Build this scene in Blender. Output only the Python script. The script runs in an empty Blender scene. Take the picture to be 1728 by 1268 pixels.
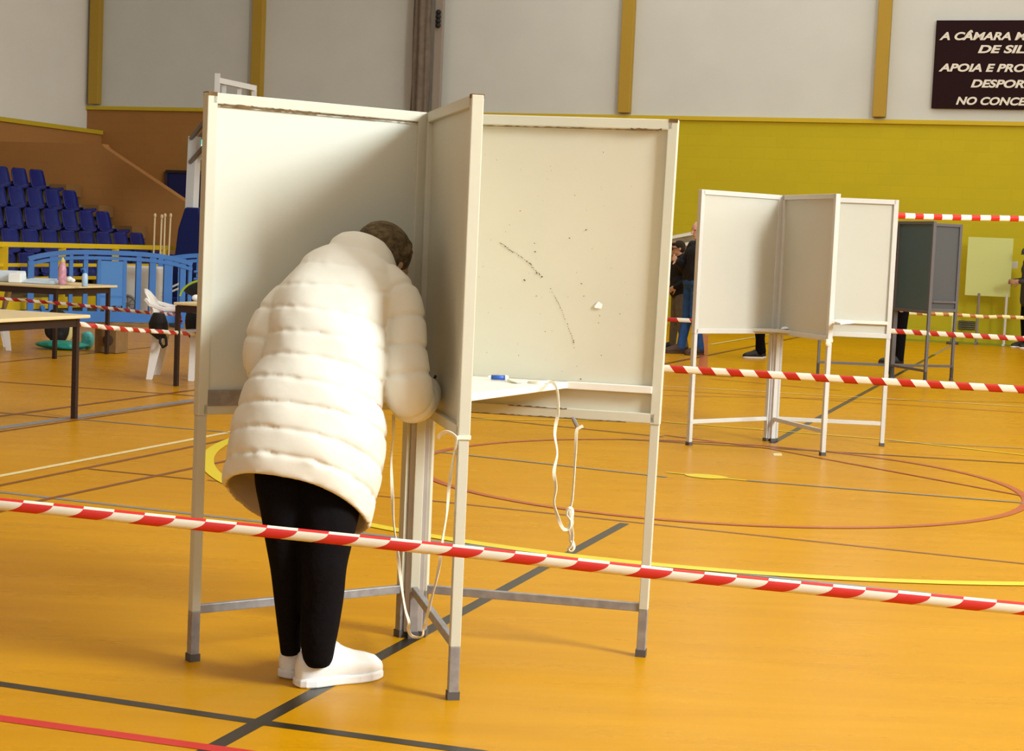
import bpy, bmesh, math, random
from mathutils import Vector, Matrix
random.seed(7)
PI = math.pi
COL = bpy.context.scene.collection
S = bpy.context.scene

# ---------------------------------------------------------------- camera
F_PX, PITCH, ROLL, CAM_H = 2853.3, -0.07857, 0.04287, 1.36
cp, sp, cr, sr = math.cos(PITCH), math.sin(PITCH), math.cos(ROLL), math.sin(ROLL)
FW = Vector((0, cp, sp)); RT0 = Vector((1, 0, 0)); UP0 = Vector((0, -sp, cp))
RT = RT0*cr + UP0*sr; UP = UP0*cr - RT0*sr
cd = bpy.data.cameras.new('camera'); cam = bpy.data.objects.new('camera', cd); COL.objects.link(cam)
cd.sensor_width = 36; cd.lens = F_PX/1728*36; cd.clip_end = 200
cam.matrix_world = Matrix(((RT.x, UP.x, -FW.x, 0), (RT.y, UP.y, -FW.y, 0), (RT.z, UP.z, -FW.z, CAM_H), (0, 0, 0, 1)))
S.camera = cam

# ---------------------------------------------------------------- light
w = bpy.data.worlds.new('world'); S.world = w; w.use_nodes = True
w.node_tree.nodes['Background'].inputs[0].default_value = (1.0, .97, .92, 1)
w.node_tree.nodes['Background'].inputs[1].default_value = 0.3
S.view_settings.view_transform = 'Standard'; S.view_settings.look = 'None'
S.view_settings.gamma = 1; S.view_settings.use_curve_mapping = False
S.view_settings.exposure = 0.0

O = Vector((-.66, 4.61, 0)); A = math.radians(71.2)
U = Vector((math.cos(A), math.sin(A), 0)); V = Vector((U.y, -U.x, 0))     # along the hall, across the hall
def C(s, t, z=0): return O + U*s + V*t + Vector((0, 0, z))

def area(name, loc, target, sx, sy, power, col=(1, .97, .92)):
    l = bpy.data.lights.new(name, 'AREA'); l.shape = 'RECTANGLE'; l.size = sx; l.size_y = sy; l.energy = power; l.color = col
    o = bpy.data.objects.new(name, l); COL.objects.link(o); o.location = loc
    o.rotation_euler = (Vector(target)-Vector(loc)).to_track_quat('-Z', 'Y').to_euler()
    return o
# daylight through the clerestory on the right side, plus the bay behind the camera and the roof lights
area('clerestory_light', C(9, 13.5, 6.2), C(9, 0, 0), 26, 3.4, 950, (.92, 1, 1))
area('rooflight_strip', C(-1, 11, 8.9), C(2, 0, .5), 3, 8, 4700, (.92, 1, .99))
area('entrance_light', C(-9, 3, 4.2), C(6, -1, .8), 9, 4, 115, (.92, 1, .98))
area('roof_light', C(4, 1, 8.6), C(4, 1, 0), 5, 12, 210, (.92, 1, .98))
area('roof_light_far', C(17, 0, 8.6), C(17, 0, 0), 12, 22, 1000, (.92, 1, .97))

# ---------------------------------------------------------------- materials
def mat(name, col, rough=.6, spec=.4, metal=0, noise=0, nscale=8, bump=0, bscale=40, col2=None, coat=0, emit=0, sheen=0):
    m = bpy.data.materials.new(name); m.use_nodes = True; nt = m.node_tree; b = nt.nodes['Principled BSDF']
    b.inputs['Base Color'].default_value = (*col, 1); b.inputs['Roughness'].default_value = rough
    b.inputs['Specular IOR Level'].default_value = spec; b.inputs['Metallic'].default_value = metal
    if coat: b.inputs['Coat Weight'].default_value = coat; b.inputs['Coat Roughness'].default_value = .15
    if sheen: b.inputs['Sheen Weight'].default_value = sheen
    if emit: b.inputs['Emission Color'].default_value = (*col, 1); b.inputs['Emission Strength'].default_value = emit
    tc = nt.nodes.new('ShaderNodeTexCoord')
    if noise or col2:
        n = nt.nodes.new('ShaderNodeTexNoise'); n.inputs['Scale'].default_value = nscale; n.inputs['Detail'].default_value = 4
        nt.links.new(tc.outputs['Object'], n.inputs['Vector'])
        r = nt.nodes.new('ShaderNodeValToRGB'); r.color_ramp.elements[0].position = .35; r.color_ramp.elements[1].position = .65
        c2 = col2 or tuple(c*(1-noise) for c in col)
        r.color_ramp.elements[0].color = (*c2, 1); r.color_ramp.elements[1].color = (*col, 1)
        nt.links.new(n.outputs['Fac'], r.inputs['Fac']); nt.links.new(r.outputs['Color'], b.inputs['Base Color'])
    if bump:
        n2 = nt.nodes.new('ShaderNodeTexNoise'); n2.inputs['Scale'].default_value = bscale; n2.inputs['Detail'].default_value = 3
        nt.links.new(tc.outputs['Object'], n2.inputs['Vector'])
        bm = nt.nodes.new('ShaderNodeBump'); bm.inputs['Strength'].default_value = bump; bm.inputs['Distance'].default_value = .02
        nt.links.new(n2.outputs['Fac'], bm.inputs['Height']); nt.links.new(bm.outputs['Normal'], b.inputs['Normal'])
    return m

def block_mat(name, col, bw=.4, bh=.2, mortar=.955, rough=.75):
    """painted block wall: courses in the paint"""
    m = mat(name, col, rough, .25); nt = m.node_tree; b = nt.nodes['Principled BSDF']
    tc = nt.nodes.new('ShaderNodeTexCoord'); mp = nt.nodes.new('ShaderNodeMapping')
    br = nt.nodes.new('ShaderNodeTexBrick'); br.inputs['Scale'].default_value = 1
    br.inputs['Brick Width'].default_value = bw; br.inputs['Row Height'].default_value = bh; br.inputs['Mortar Size'].default_value = .008
    br.inputs['Color1'].default_value = (*col, 1); br.inputs['Color2'].default_value = (*[c*.96 for c in col], 1)
    br.inputs['Mortar'].default_value = (*[c*mortar for c in col], 1)
    nt.links.new(tc.outputs['UV'], br.inputs['Vector'])
    nt.links.new(br.outputs['Color'], b.inputs['Base Color'])
    bm = nt.nodes.new('ShaderNodeBump'); bm.inputs['Strength'].default_value = .25; bm.inputs['Distance'].default_value = .01
    nt.links.new(br.outputs['Fac'], bm.inputs['Height']); bm.invert = True; nt.links.new(bm.outputs['Normal'], b.inputs['Normal'])
    return m

def floor_mat():
    m = mat('sports_floor', (.72, .33, .035), .3, .06); nt = m.node_tree; b = nt.nodes['Principled BSDF']; L = nt.links
    tc = nt.nodes.new('ShaderNodeTexCoord')
    mp = nt.nodes.new('ShaderNodeMapping'); mp.inputs['Rotation'].default_value = (0, 0, -A); mp.inputs['Scale'].default_value = (.6, 4.5, 1)
    L.new(tc.outputs['Object'], mp.inputs['Vector'])
    n1 = nt.nodes.new('ShaderNodeTexNoise'); n1.inputs['Scale'].default_value = 1.6; n1.inputs['Detail'].default_value = 5; n1.inputs['Roughness'].default_value = .6
    mp.inputs['Rotation'].default_value = (0, 0, PI/2-A)
    L.new(mp.outputs['Vector'], n1.inputs['Vector'])
    n2 = nt.nodes.new('ShaderNodeTexNoise'); n2.inputs['Scale'].default_value = .35; n2.inputs['Detail'].default_value = 2
    L.new(tc.outputs['Object'], n2.inputs['Vector'])
    r1 = nt.nodes.new('ShaderNodeValToRGB'); r1.color_ramp.elements[0].position = .3; r1.color_ramp.elements[1].position = .7
    r1.color_ramp.elements[0].color = (.52, .243, .001, 1); r1.color_ramp.elements[1].color = (.585, .283, .002, 1)
    L.new(n1.outputs['Fac'], r1.inputs['Fac'])
    r2 = nt.nodes.new('ShaderNodeValToRGB'); r2.color_ramp.elements[0].position = .35; r2.color_ramp.elements[1].position = .65
    r2.color_ramp.elements[0].color = (.93, .91, .9, 1); r2.color_ramp.elements[1].color = (1, 1, 1, 1)
    L.new(n2.outputs['Fac'], r2.inputs['Fac'])
    mx = nt.nodes.new('ShaderNodeMix'); mx.data_type = 'RGBA'; mx.blend_type = 'MULTIPLY'; mx.inputs[0].default_value = 1
    L.new(r1.outputs['Color'], mx.inputs[6]); L.new(r2.outputs['Color'], mx.inputs[7]); L.new(mx.outputs[2], b.inputs['Base Color'])
    n3 = nt.nodes.new('ShaderNodeTexNoise'); n3.inputs['Scale'].default_value = 2.2; n3.inputs['Detail'].default_value = 4; L.new(mp.outputs['Vector'], n3.inputs['Vector'])
    r3 = nt.nodes.new('ShaderNodeMapRange'); r3.inputs['To Min'].default_value = .22; r3.inputs['To Max'].default_value = .36
    L.new(n3.outputs['Fac'], r3.inputs['Value']); L.new(r3.outputs['Result'], b.inputs['Roughness'])
    bm = nt.nodes.new('ShaderNodeBump'); bm.inputs['Strength'].default_value = .015; bm.inputs['Distance'].default_value = .01
    L.new(n3.outputs['Fac'], bm.inputs['Height']); L.new(bm.outputs['Normal'], b.inputs['Normal'])
    return m

def tape_mat(name, period, slant=.0, curve=0, red=(.62, .02, .02), white=(.86, .83, .76), flip=True, duty=.5):
    """barrier tape: u = metres along, v = 0..1 across"""
    m = mat(name, white, .35, .5); nt = m.node_tree; b = nt.nodes['Principled BSDF']; L = nt.links
    uv = nt.nodes.new('ShaderNodeUVMap'); sx = nt.nodes.new('ShaderNodeSeparateXYZ'); L.new(uv.outputs['UV'], sx.inputs[0])
    def M(op, a, c=None):
        n = nt.nodes.new('ShaderNodeMath'); n.operation = op
        for i, q in enumerate((a, c)):
            if q is None: continue
            if isinstance(q, (int, float)): n.inputs[i].default_value = q
            else: L.new(q, n.inputs[i])
        return n.outputs[0]
    x, v = sx.outputs[0], sx.outputs[1]
    off = M('ADD', M('MULTIPLY', v, slant), M('MULTIPLY', M('POWER', M('SUBTRACT', 1.0, v), 2.5), curve))
    ph = M('FRACT', M('ADD', M('DIVIDE', x, period), off))
    isred = M('LESS_THAN', ph, duty)
    if flip:                                             # folded back layer showing along the top edge, half a period out
        top = M('GREATER_THAN', v, .80)
        isred = M('ABSOLUTE', M('SUBTRACT', isred, top))
    mx = nt.nodes.new('ShaderNodeMix'); mx.data_type = 'RGBA'; mx.inputs[6].default_value = (*white, 1); mx.inputs[7].default_value = (*red, 1)
    L.new(isred, mx.inputs[0]); L.new(mx.outputs[2], b.inputs['Base Color'])
    return m

Mt = {}
def mm(k, *a, **kw): Mt[k] = mat(k, *a, **kw)
mm('cream_paint', (.61, .59, .49), .5, .4, noise=.06, nscale=3)
mm('panel_cream', (.62, .59, .485), .55, .35, noise=.05, nscale=2)
mm('panel_pale', (.62, .62, .55), .45, .45, noise=.03, nscale=2)
mm('booth_white', (.62, .62, .60), .45, .45, noise=.04, nscale=3)
mm('panel_grey_white', (.56, .55, .49), .5, .4, noise=.03, nscale=2)
mm('zinc', (.34, .32, .33), .45, .5, metal=.3, noise=.25, nscale=30)
mm('alu', (.52, .49, .50), .4, .5, metal=.35, noise=.1, nscale=12)
mm('rubber', (.10, .085, .08), .7, .3)
mm('chip', (.20, .12, .05), .8, .2, noise=.4, nscale=60)
mm('rail_gap', (.12, .09, .07), .8, .2)
mm('dark_panel', (.10, .105, .115), .35, .5)
mm('dark_panel_teal', (.08, .13, .145), .35, .5)
mm('dark_frame', (.14, .13, .14), .45, .4)
mm('shelf_white', (.78, .75, .70), .35, .5)
mm('ribbon', (.80, .76, .64), .7, .2)
mm('blue_tag', (.02, .09, .42), .4, .5)
mm('white_plastic', (.80, .77, .76), .35, .5)
mm('seat_blue', (.003, .012, .16), .4, .4)
mm('concrete', (.19, .145, .06), .9, .2, noise=.15, nscale=6)
mm('tier_side', (.25, .13, .045), .9, .2)
mm('yellow_rail', (.72, .49, .012), .4, .5)
mm('barrier_blue', (.025, .17, .58), .45, .5, noise=.12, nscale=4)
mm('barrier_blue_panel', (.05, .22, .62), .5, .5)
mm('table_top', (.72, .58, .33), .5, .4, noise=.05)
mm('table_frame', (.028, .014, .012), .5, .4)
mm('jacket', (.77, .75, .68), .55, .3, bump=.12, bscale=12)
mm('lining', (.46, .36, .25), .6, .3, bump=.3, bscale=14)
mm('seam', (.55, .50, .38), .8, .1)
mm('black_cloth', (.006, .005, .006), .95, .08, bump=.3, bscale=25)
mm('skin', (.60, .33, .22), .55, .4)
mm('skin_tan', (.38, .20, .12), .55, .4)
mm('hair_brown', (.17, .12, .06), .8, .2, noise=.6, nscale=45, bump=.8, bscale=90)
mm('hair_dark', (.035, .022, .012), .8, .2, noise=.5, nscale=60)
mm('sneaker', (.86, .84, .83), .4, .45, bump=.05, bscale=60)
mm('sneaker_sole', (.80, .77, .76), .5, .4)
mm('jeans', (.035, .10, .30), .85, .15, noise=.25, nscale=14)
mm('grey_trousers', (.17, .14, .10), .85, .15, noise=.2, nscale=14)
mm('black_jacket', (.012, .011, .013), .75, .25, bump=.3, bscale=12)
mm('brown_shoe', (.07, .035, .018), .6, .35)
mm('black_shoe', (.012, .012, .012), .5, .4)
mm('dark_grey_cap', (.05, .055, .055), .85, .2)
mm('grey_coat', (.05, .043, .038), .85, .2)
mm('eye', (.02, .02, .02), .2, .6)
mm('lips', (.45, .16, .12), .6, .3)
mm('navy', (.012, .018, .12), .8, .2)
mm('navy_door', (.010, .014, .09), .6, .3)
mm('hoop_white', (.70, .71, .74), .45, .4)
mm('hoop_steel', (.20, .17, .15), .5, .4)
mm('exit_green', (.05, .75, .62), .5, .4, emit=1.4)
mm('exit_white', (.9, 1, .97), .5, .4, emit=2.5)
mm('wall_white', (.60, .60, .57), .8, .2, noise=.04, nscale=1.2)
mm('wall_white_side', (.80, .77, .73), .8, .2, noise=.03, nscale=1.2)
mm('pillar_yellow', (.40, .25, .03), .7, .3)
mm('cap_yellow', (.56, .40, .02), .7, .3)
mm('duct', (.17, .13, .10), .8, .2, noise=.2, nscale=9)
mm('duct_pale', (.30, .25, .21), .8, .2)
mm('ceiling', (.7, .68, .64), .9, .1)
mm('lamp', (1, .96, .88), .5, .2, emit=3)
mm('sign_maroon', (.016, .004, .005), .7, .12)
mm('sign_text', (.72, .66, .58), .6, .3)
mm('board_green', (.56, .60, .22), .5, .4)
mm('board_frame', (.62, .60, .54), .5, .4)
mm('notice_brown', (.26, .20, .12), .8, .2, noise=.3, nscale=3)
mm('paper', (.86, .88, .92), .6, .3)
mm('paper_blue', (.66, .78, .92), .6, .3)
mm('pink', (.75, .36, .50), .35, .5, noise=.3, nscale=30)
mm('sanitiser', (.45, .65, .92), .2, .5)
mm('sanitiser_blue', (.03, .2, .65), .3, .5)
mm('teal_bag', (.01, .30, .24), .4, .5, bump=.6, bscale=20)
mm('cyan_bag', (.08, .5, .55), .35, .5, bump=.6, bscale=20)
mm('cardboard', (.26, .15, .06), .85, .2, noise=.15)
mm('cardboard_dark', (.06, .035, .02), .8, .2)
mm('cream_bag', (.62, .55, .24), .6, .3, bump=.5, bscale=20)
mm('black_bag', (.012, .012, .014), .6, .3, bump=.5, bscale=12)
mm('lime_piping', (.30, .42, .04), .5, .3)
mm('trolley_white', (.70, .68, .66), .5, .3)
mm('wheel_grey', (.22, .22, .23), .5, .4)
mm('pole_cream', (.62, .48, .30), .5, .4)
mm('vent', (.09, .09, .02), .7, .2)
mm('pen_dark', (.01, .015, .05), .3, .5)
mm('court_black', (.022, .016, .008), .35, .5)
mm('court_brown', (.20, .055, .012), .35, .5)
mm('court_red', (.46, .025, .008), .35, .5)
mm('court_red_bright', (.55, .015, .012), .35, .5)
mm('court_orange_red', (.42, .07, .008), .35, .5)
mm('court_yellow', (.74, .58, .004), .35, .5)
mm('court_white', (.78, .66, .36), .35, .5)
mm('court_grey', (.25, .21, .17), .35, .5)
mm('court_greyblue', (.22, .22, .24), .35, .5)
Mt['floor'] = floor_mat()
Mt['block_yellow'] = block_mat('block_yellow', (.50, .40, .010))
Mt['block_ochre'] = block_mat('block_ochre', (.36, .165, .045))
Mt['block_orange'] = block_mat('block_orange', (.40, .185, .055))

# ---------------------------------------------------------------- mesh helpers
class MB:
    def __init__(s): s.v = []; s.f = []; s.mi = []; s.uv = {}; s.m = 0
    def add(s, vs, fs, mi=None):
        n = len(s.v); s.v += [Vector(p) for p in vs]
        for f in fs: s.f.append([n+i for i in f]); s.mi.append(s.m if mi is None else mi)
        return s
    def box(s, c, d, ax=None, ay=None, az=None):
        """box by centre and size along axes"""
        ax = Vector(ax or (1, 0, 0)); ay = Vector(ay or (0, 1, 0)); az = Vector(az) if az else Vector((0, 0, 1)); c = Vector(c)
        vs = [c+ax*(i*d[0]/2)+ay*(j*d[1]/2)+az*(k*d[2]/2) for i in (-1, 1) for j in (-1, 1) for k in (-1, 1)]
        return s.add(vs, [(0, 1, 3, 2), (4, 6, 7, 5), (0, 4, 5, 1), (2, 3, 7, 6), (0, 2, 6, 4), (1, 5, 7, 3)])
    def bar(s, a, b, w_, h_, side=None):
        """rectangular bar from a to b"""
        a = Vector(a); b = Vector(b); d = (b-a); L = d.length; d.normalize()
        side = Vector(side) if side else (d.cross(Vector((0, 0, 1))) if abs(d.z) < .95 else Vector((1, 0, 0)))
        side = (side-d*side.dot(d)).normalized(); n = side.cross(d)
        return s.box((a+b)/2, (L, w_, h_), d, side, n)
    def rings(s, rs, closed=True, cap=True):
        n = len(rs[0]); vs = [p for r in rs for p in r]; fs = []
        for i in range(len(rs)-1):
            for j in range(n if closed else n-1):
                k = (j+1) % n
                fs.append((i*n+j, i*n+k, (i+1)*n+k, (i+1)*n+j))
        if cap and closed:
            fs.append(tuple(reversed(range(n)))); fs.append(tuple((len(rs)-1)*n+j for j in range(n)))
        return s.add(vs, fs)
    def tube(s, pts, r, n=10, cap=True, flat=1):
        pts = [Vector(p) for p in pts]; rs = []; rr = r if isinstance(r, (list, tuple)) else [r]*len(pts)
        pn = None
        for i, p in enumerate(pts):
            d = (pts[min(i+1, len(pts)-1)]-pts[max(i-1, 0)]).normalized()
            if pn is None: pn = d.orthogonal().normalized()
            pn = (pn-d*pn.dot(d)).normalized(); q = d.cross(pn)
            rs.append([p+(pn*math.cos(t)*flat+q*math.sin(t))*rr[i] for t in [2*PI*k/n for k in range(n)]])
        return s.rings(rs, cap=cap)
    def capsule(s, a, b, ra, rb, n=14):
        a = Vector(a); b = Vector(b); d = b-a; L = max(d.length, 1e-5); d = d/L
        pts = []; rr = []
        for k in range(5):
            t = PI/2*(k/4); pts.append(a-d*ra*math.cos(t)); rr.append(max(ra*math.sin(t), ra*.05))
        for k in range(5):
            t = PI/2*(1-k/4); pts.append(b+d*rb*math.cos(t)); rr.append(max(rb*math.sin(t), rb*.05))
        return s.tube(pts, rr, n)
    def ellipsoid(s, c, r, ax=None, ay=None, az=None, n=20, m=12):
        ax = Vector(ax or (1, 0, 0)); ay = Vector(ay or (0, 1, 0)); az = Vector(az or (0, 0, 1)); c = Vector(c); rs = []
        for i in range(m+1):
            ph = -PI/2+PI*i/m; cz = max(math.cos(ph), .02)
            rs.append([c+ax*(r[0]*cz*math.cos(t))+ay*(r[1]*cz*math.sin(t))+az*(r[2]*math.sin(ph)) for t in [2*PI*k/n for k in range(n)]])
        return s.rings(rs)
    def prism(s, poly, ext):
        """polygon extruded along the vector ext"""
        n = len(poly); ext = Vector(ext); P = [Vector(p) for p in poly]
        return s.add(P+[p+ext for p in P], [tuple(reversed(range(n))), tuple(n+i for i in range(n))]+[(i, (i+1) % n, n+(i+1) % n, n+i) for i in range(n)])
    def mesh(s, name, mats, smooth=False):
        me = bpy.data.meshes.new(name); me.from_pydata([tuple(v) for v in s.v], [], s.f)
        for m in (mats if isinstance(mats, list) else [mats]): me.materials.append(m)
        for p, i in zip(me.polygons, s.mi): p.material_index = i; p.use_smooth = smooth
        bm = bmesh.new(); bm.from_mesh(me); bmesh.ops.recalc_face_normals(bm, faces=bm.faces); bm.to_mesh(me); bm.free()
        return me
    def build(s, name, mats, parent=None, smooth=False, bevel=0, label=None):
        me = s.mesh(name, mats, smooth); o = bpy.data.objects.new(name, me); COL.objects.link(o)
        if bevel:
            b = o.modifiers.new('bevel', 'BEVEL'); b.width = bevel; b.segments = 2; b.limit_method = 'ANGLE'
        if parent: adopt(o, parent)
        if label: o['label'] = label
        return o
def merge(mb, o, mi):
    """add marks to the surface they belong to"""
    bm = bmesh.new(); bm.from_mesh(o.data); vs = [bm.verts.new(v) for v in mb.v]
    for f in mb.f:
        q = bm.faces.new([vs[i] for i in f]); q.material_index = mi
    bm.to_mesh(o.data); bm.free()
def adopt(o, parent):
    o.parent = parent
    o.matrix_parent_inverse = parent.matrix_basis.inverted()
def remesh(mb, voxel, smooth_it=2, factor=.5):
    """fuse overlapping pieces into one continuous skin and return the mesh"""
    me = mb.mesh('tmp', Mt['skin'], True); o = bpy.data.objects.new('tmp', me); COL.objects.link(o)
    r = o.modifiers.new('r', 'REMESH'); r.mode = 'VOXEL'; r.voxel_size = voxel; r.use_smooth_shade = True
    if smooth_it: q = o.modifiers.new('s', 'SMOOTH'); q.iterations = smooth_it; q.factor = factor
    dg = bpy.context.evaluated_depsgraph_get(); out = bpy.data.meshes.new_from_object(o.evaluated_get(dg))
    bpy.data.objects.remove(o); bpy.data.meshes.remove(me)
    return out
def from_mesh(name, me, material, parent=None, label=None):
    me.materials.clear(); me.materials.append(material); me.name = name
    o = bpy.data.objects.new(name, me); COL.objects.link(o)
    for p in me.polygons: p.use_smooth = True; p.material_index = 0
    if parent: adopt(o, parent)
    if label: o['label'] = label
    return o
def tag(o, label=None, cat=None, group=None, kind=None):
    if label: o['label'] = label
    if cat: o['category'] = cat
    if group: o['group'] = group
    if kind: o['kind'] = kind
    return o
def thing(name, label, cat, loc=(0, 0, 0), group=None):
    o = bpy.data.objects.new(name, None); COL.objects.link(o); o.location = loc; o.empty_display_size = .1
    return tag(o, label, cat, group)
def struct(o): o['kind'] = 'structure'; return o
def ray(u, v): return FW + RT*((u-864)/F_PX) - UP*((v-634)/F_PX)
def at(u, v, Y):
    """point seen at (u, v) that lies Y metres down the hall"""
    d = ray(u, v); return Vector((0, 0, CAM_H)) + d*(Y/d.y)
def gp(u, v, z=0):
    d = ray(u, v); return Vector((0, 0, CAM_H)) + d*((z-CAM_H)/d.z)

# ---------------------------------------------------------------- floor with its court markings (one mesh)
class Floor:
    pass
fl_m = ['floor', 'court_black', 'court_brown', 'court_red', 'court_red_bright', 'court_orange_red', 'court_yellow', 'court_white', 'court_grey', 'court_greyblue']
fb = MB()
fb.m = 0; fb.add([C(-10, -19), C(-10, 15), C(27, 15), C(27, -19)], [(0, 1, 2, 3)])
LZ = [.0006]
def lz(): LZ[0] += .00012; return LZ[0]
def line(a, b, w_, m):
    a = Vector((a[0], a[1], 0)); b = Vector((b[0], b[1], 0)); d = (b-a).normalized(); n = Vector((-d.y, d.x, 0))*(w_/2); z = Vector((0, 0, lz()))
    fb.m = fl_m.index(m); fb.add([a-n+z, b-n+z, b+n+z, a+n+z], [(0, 1, 2, 3)])
def arc(c, r, a0, a1, w_, m, n=96):
    z = lz(); vs = []; fb.m = fl_m.index(m)
    for i in range(n+1):
        t = math.radians(a0+(a1-a0)*i/n)
        for q in (r-w_/2, r+w_/2): vs.append(Vector((c[0]+q*math.cos(t), c[1]+q*math.sin(t), z)))
    fb.add(vs, [(2*i, 2*i+1, 2*i+3, 2*i+2) for i in range(n)])
def sl(s0, t0, s1, t1, w_, m): a = C(s0, t0); b = C(s1, t1); line(a, b, w_, m)
def pl(p, q, w_, m, e0=0, e1=0):
    a = gp(*p); b = gp(*q); d = (b-a).normalized(); line(a-d*e0, b+d*e1, w_, m)
sl(-6, 0, 3.87, 0, .05, 'court_black')                 # the long centre line in front
sl(7.9, .0, 21, 0, .05, 'court_black'); sl(21, 0, 24.7, 0, .05, 'court_grey')
pl((0, 1155), (440, 1220), .045, 'court_black', 3, 0); pl((440, 1220), (790, 1268), .045, 'court_black', 0, 3)
pl((0, 1213), (390, 1268), .05, 'court_red_bright', 3, 3)
pl((740, 847), (1728, 952), .028, 'court_brown', .05, 3); pl((350, 811), (740, 847), .02, 'court_brown')
pl((0, 831), (690, 910), .04, 'court_greyblue', 3, 0); pl((690, 910), (1728, 1020), .035, 'court_greyblue', 0, 3)
pl((0, 804), (392, 729), .05, 'court_white', 4, 0)
pl((0, 820), (390, 741), .035, 'court_brown', 4, .3); pl((0, 864), (80, 843), .035, 'court_brown', 4); pl((80, 843), (380, 779), .035, 'court_brown', 0, .2)
pl((150, 792), (340, 811), .025, 'court_brown')
pl((0, 723), (340, 674), .10, 'court_greyblue', 3, 1.5); pl((0, 729), (340, 678), .035, 'court_brown', 3, 1.5)
pl((0, 703), (340, 657), .045, 'court_brown', 3, 1.5)
pl((130, 708), (392, 731), .03, 'court_greyblue'); pl((0, 697), (125, 708), .025, 'court_brown', 2)
pl((0, 645), (320, 668), .03, 'court_brown', 3, 1); pl((0, 612), (200, 592), .03, 'court_brown', 3, 1)
arc((1.259, 10.172), 1.807, 0, 360, .05, 'court_orange_red')
# the wide yellow arc and its straight run
arc((1.60, 10.5), 3.43, 146, 292, .08, 'court_yellow', 120)
pl((780, 768), (1125, 806), .03, 'court_greyblue', .3, 0); pl((1125, 798), (1260, 812), .03, 'court_yellow'); pl((1260, 812), (1720, 849), .03, 'court_greyblue', 0, 3)
fb.m = fl_m.index('court_yellow'); _c = gp(1192, 805); fb.add([_c+U*.09*math.sin(t)+V*.13*math.cos(t)+Vector((0, 0, .0035)) for t in [2*PI*k/20 for k in range(20)]], [tuple(range(20))])
pl((790, 705), (1120, 738), .03, 'court_brown', 0, 0); pl((1120, 746), (1728, 783), .035, 'court_brown', .3, 3)
pl((1120, 735), (1300, 758), .03, 'court_orange_red'); pl((1300, 758), (1728, 838), .03, 'court_orange_red', 0, 1)
pl((750, 708), (1120, 712), .03, 'court_yellow'); pl((1120, 713), (1500, 743), .03, 'court_yellow'); pl((1500, 743), (1728, 769), .03, 'court_yellow', 0, 3)
pl((1500, 746), (1728, 758), .025, 'court_greyblue', 0, 3)
pl((1110, 652), (1728, 687), .03, 'court_white', 1, 4); pl((1110, 658), (1728, 697), .03, 'court_orange_red', 1, 4); pl((1110, 668), (1728, 680), .02, 'court_brown', 1, 4)
pl((1190, 565), (1186, 627), .10, 'court_orange_red'); arc((gp(1240, 629).x, gp(1240, 629).y), .72, 120, 262, .06, 'court_orange_red')
pl((1115, 616), (1310, 577), .05, 'court_brown', 2, 2); pl((1200, 582), (1330, 560), .05, 'court_white', 0, 2)
pl((1200, 640), (1420, 660), .03, 'court_orange_red')
mm('court_green', (.20, .26, .03), .4, .4); fl_m.append('court_green')
fb.m = fl_m.index('court_green'); fb.add([C(24.75, -3, .001), C(24.75, 14, .001), C(25.5, 14, .001), C(25.5, -3, .001)], [(0, 1, 2, 3)])
sl(15.3, -11.1, 24, -11.1, .5, 'court_greyblue'); sl(5, -11.1, 15.3, -11.1, .5, 'court_greyblue')
struct(fb.build('floor', [Mt[k] for k in fl_m]))

# ---------------------------------------------------------------- shell
def wall_quad(name, pts, m, uvw, th=None):
    mb = MB(); mb.prism(pts, th)
    o = mb.build(name, m); me = o.data; uv = me.uv_layers.new(name='UVMap')
    ax = (Vector(pts[1])-Vector(pts[0])).normalized()
    for lp in me.loops:
        p = me.vertices[lp.vertex_index].co; uv.data[lp.index].uv = (p.dot(ax), p.z)
    return struct(o)
Z1 = 3.66
SB = 25.5
def bw(name, t0, t1, z0, z1, m, s=SB, th=.3): return wall_quad(name, [C(s, t0, z0), C(s, t1, z0), C(s, t1, z1), C(s, t0, z1)], m, None, U*th)
bw('wall_back_lower', -9.8, 14, 0, Z1, Mt['block_yellow'])
bw('wall_back_lower_stand', -17.3, -9.8, 0, Z1, Mt['block_ochre'])
bw('wall_back_upper', -17.3, 14, Z1, 9, Mt['wall_white'], SB+.02, .28)
o_ = MB(); o_.bar(C(SB-.01, -17.3, Z1+.03), C(SB-.01, 14, Z1+.03), .1, .07); struct(o_.build('trim_1', Mt['cap_yellow']))
wall_quad('wall_left_lower', [C(-10, -16.9, 0), C(SB, -16.9, 0), C(SB, -16.9, 3.17), C(-10, -16.9, 3.17)], Mt['block_orange'], None, -V*.4)
wall_quad('wall_left_upper', [C(-10, -17.25, 3.17), C(SB, -17.25, 3.17), C(SB, -17.25, 9), C(-10, -17.25, 9)], Mt['wall_white_side'], None, -V*.3)
o_ = MB(); o_.bar(C(-10, -16.95, 3.2), C(SB-.02, -16.95, 3.2), .2, .08); struct(o_.build('trim_2', Mt['cap_yellow']))
wall_quad('wall_right', [C(-10, 14, 0), C(SB, 14, 0), C(SB, 14, 4.2), C(-10, 14, 4.2)], Mt['block_yellow'], None, V*.3)
o_ = MB(); o_.box(C(8, -1.6, 9.1), (36, 33, .2), U, V); struct(o_.build('ceiling', Mt['ceiling']))
for i, (s_, t_) in enumerate([(4, 1), (18, -1), (4, -9), (18, -11)]):
    r = MB(); r.box(C(s_, t_, 8.95), (5, 1.2, .08), U, V); struct(r.build('trim_%d' % (i+3), Mt['lamp']))
k_ = 7
for t_ in (-17.04, -13.42, -6.05, -1.54, 3.0, 7.5, 12):
    r = MB(); r.box(C(SB-.06, t_, (Z1+9)/2+.05), (.16, .22, 9-Z1-.1), U, V); struct(r.build('trim_%d' % k_, Mt['pillar_yellow'], bevel=.01)); k_ += 1
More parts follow.
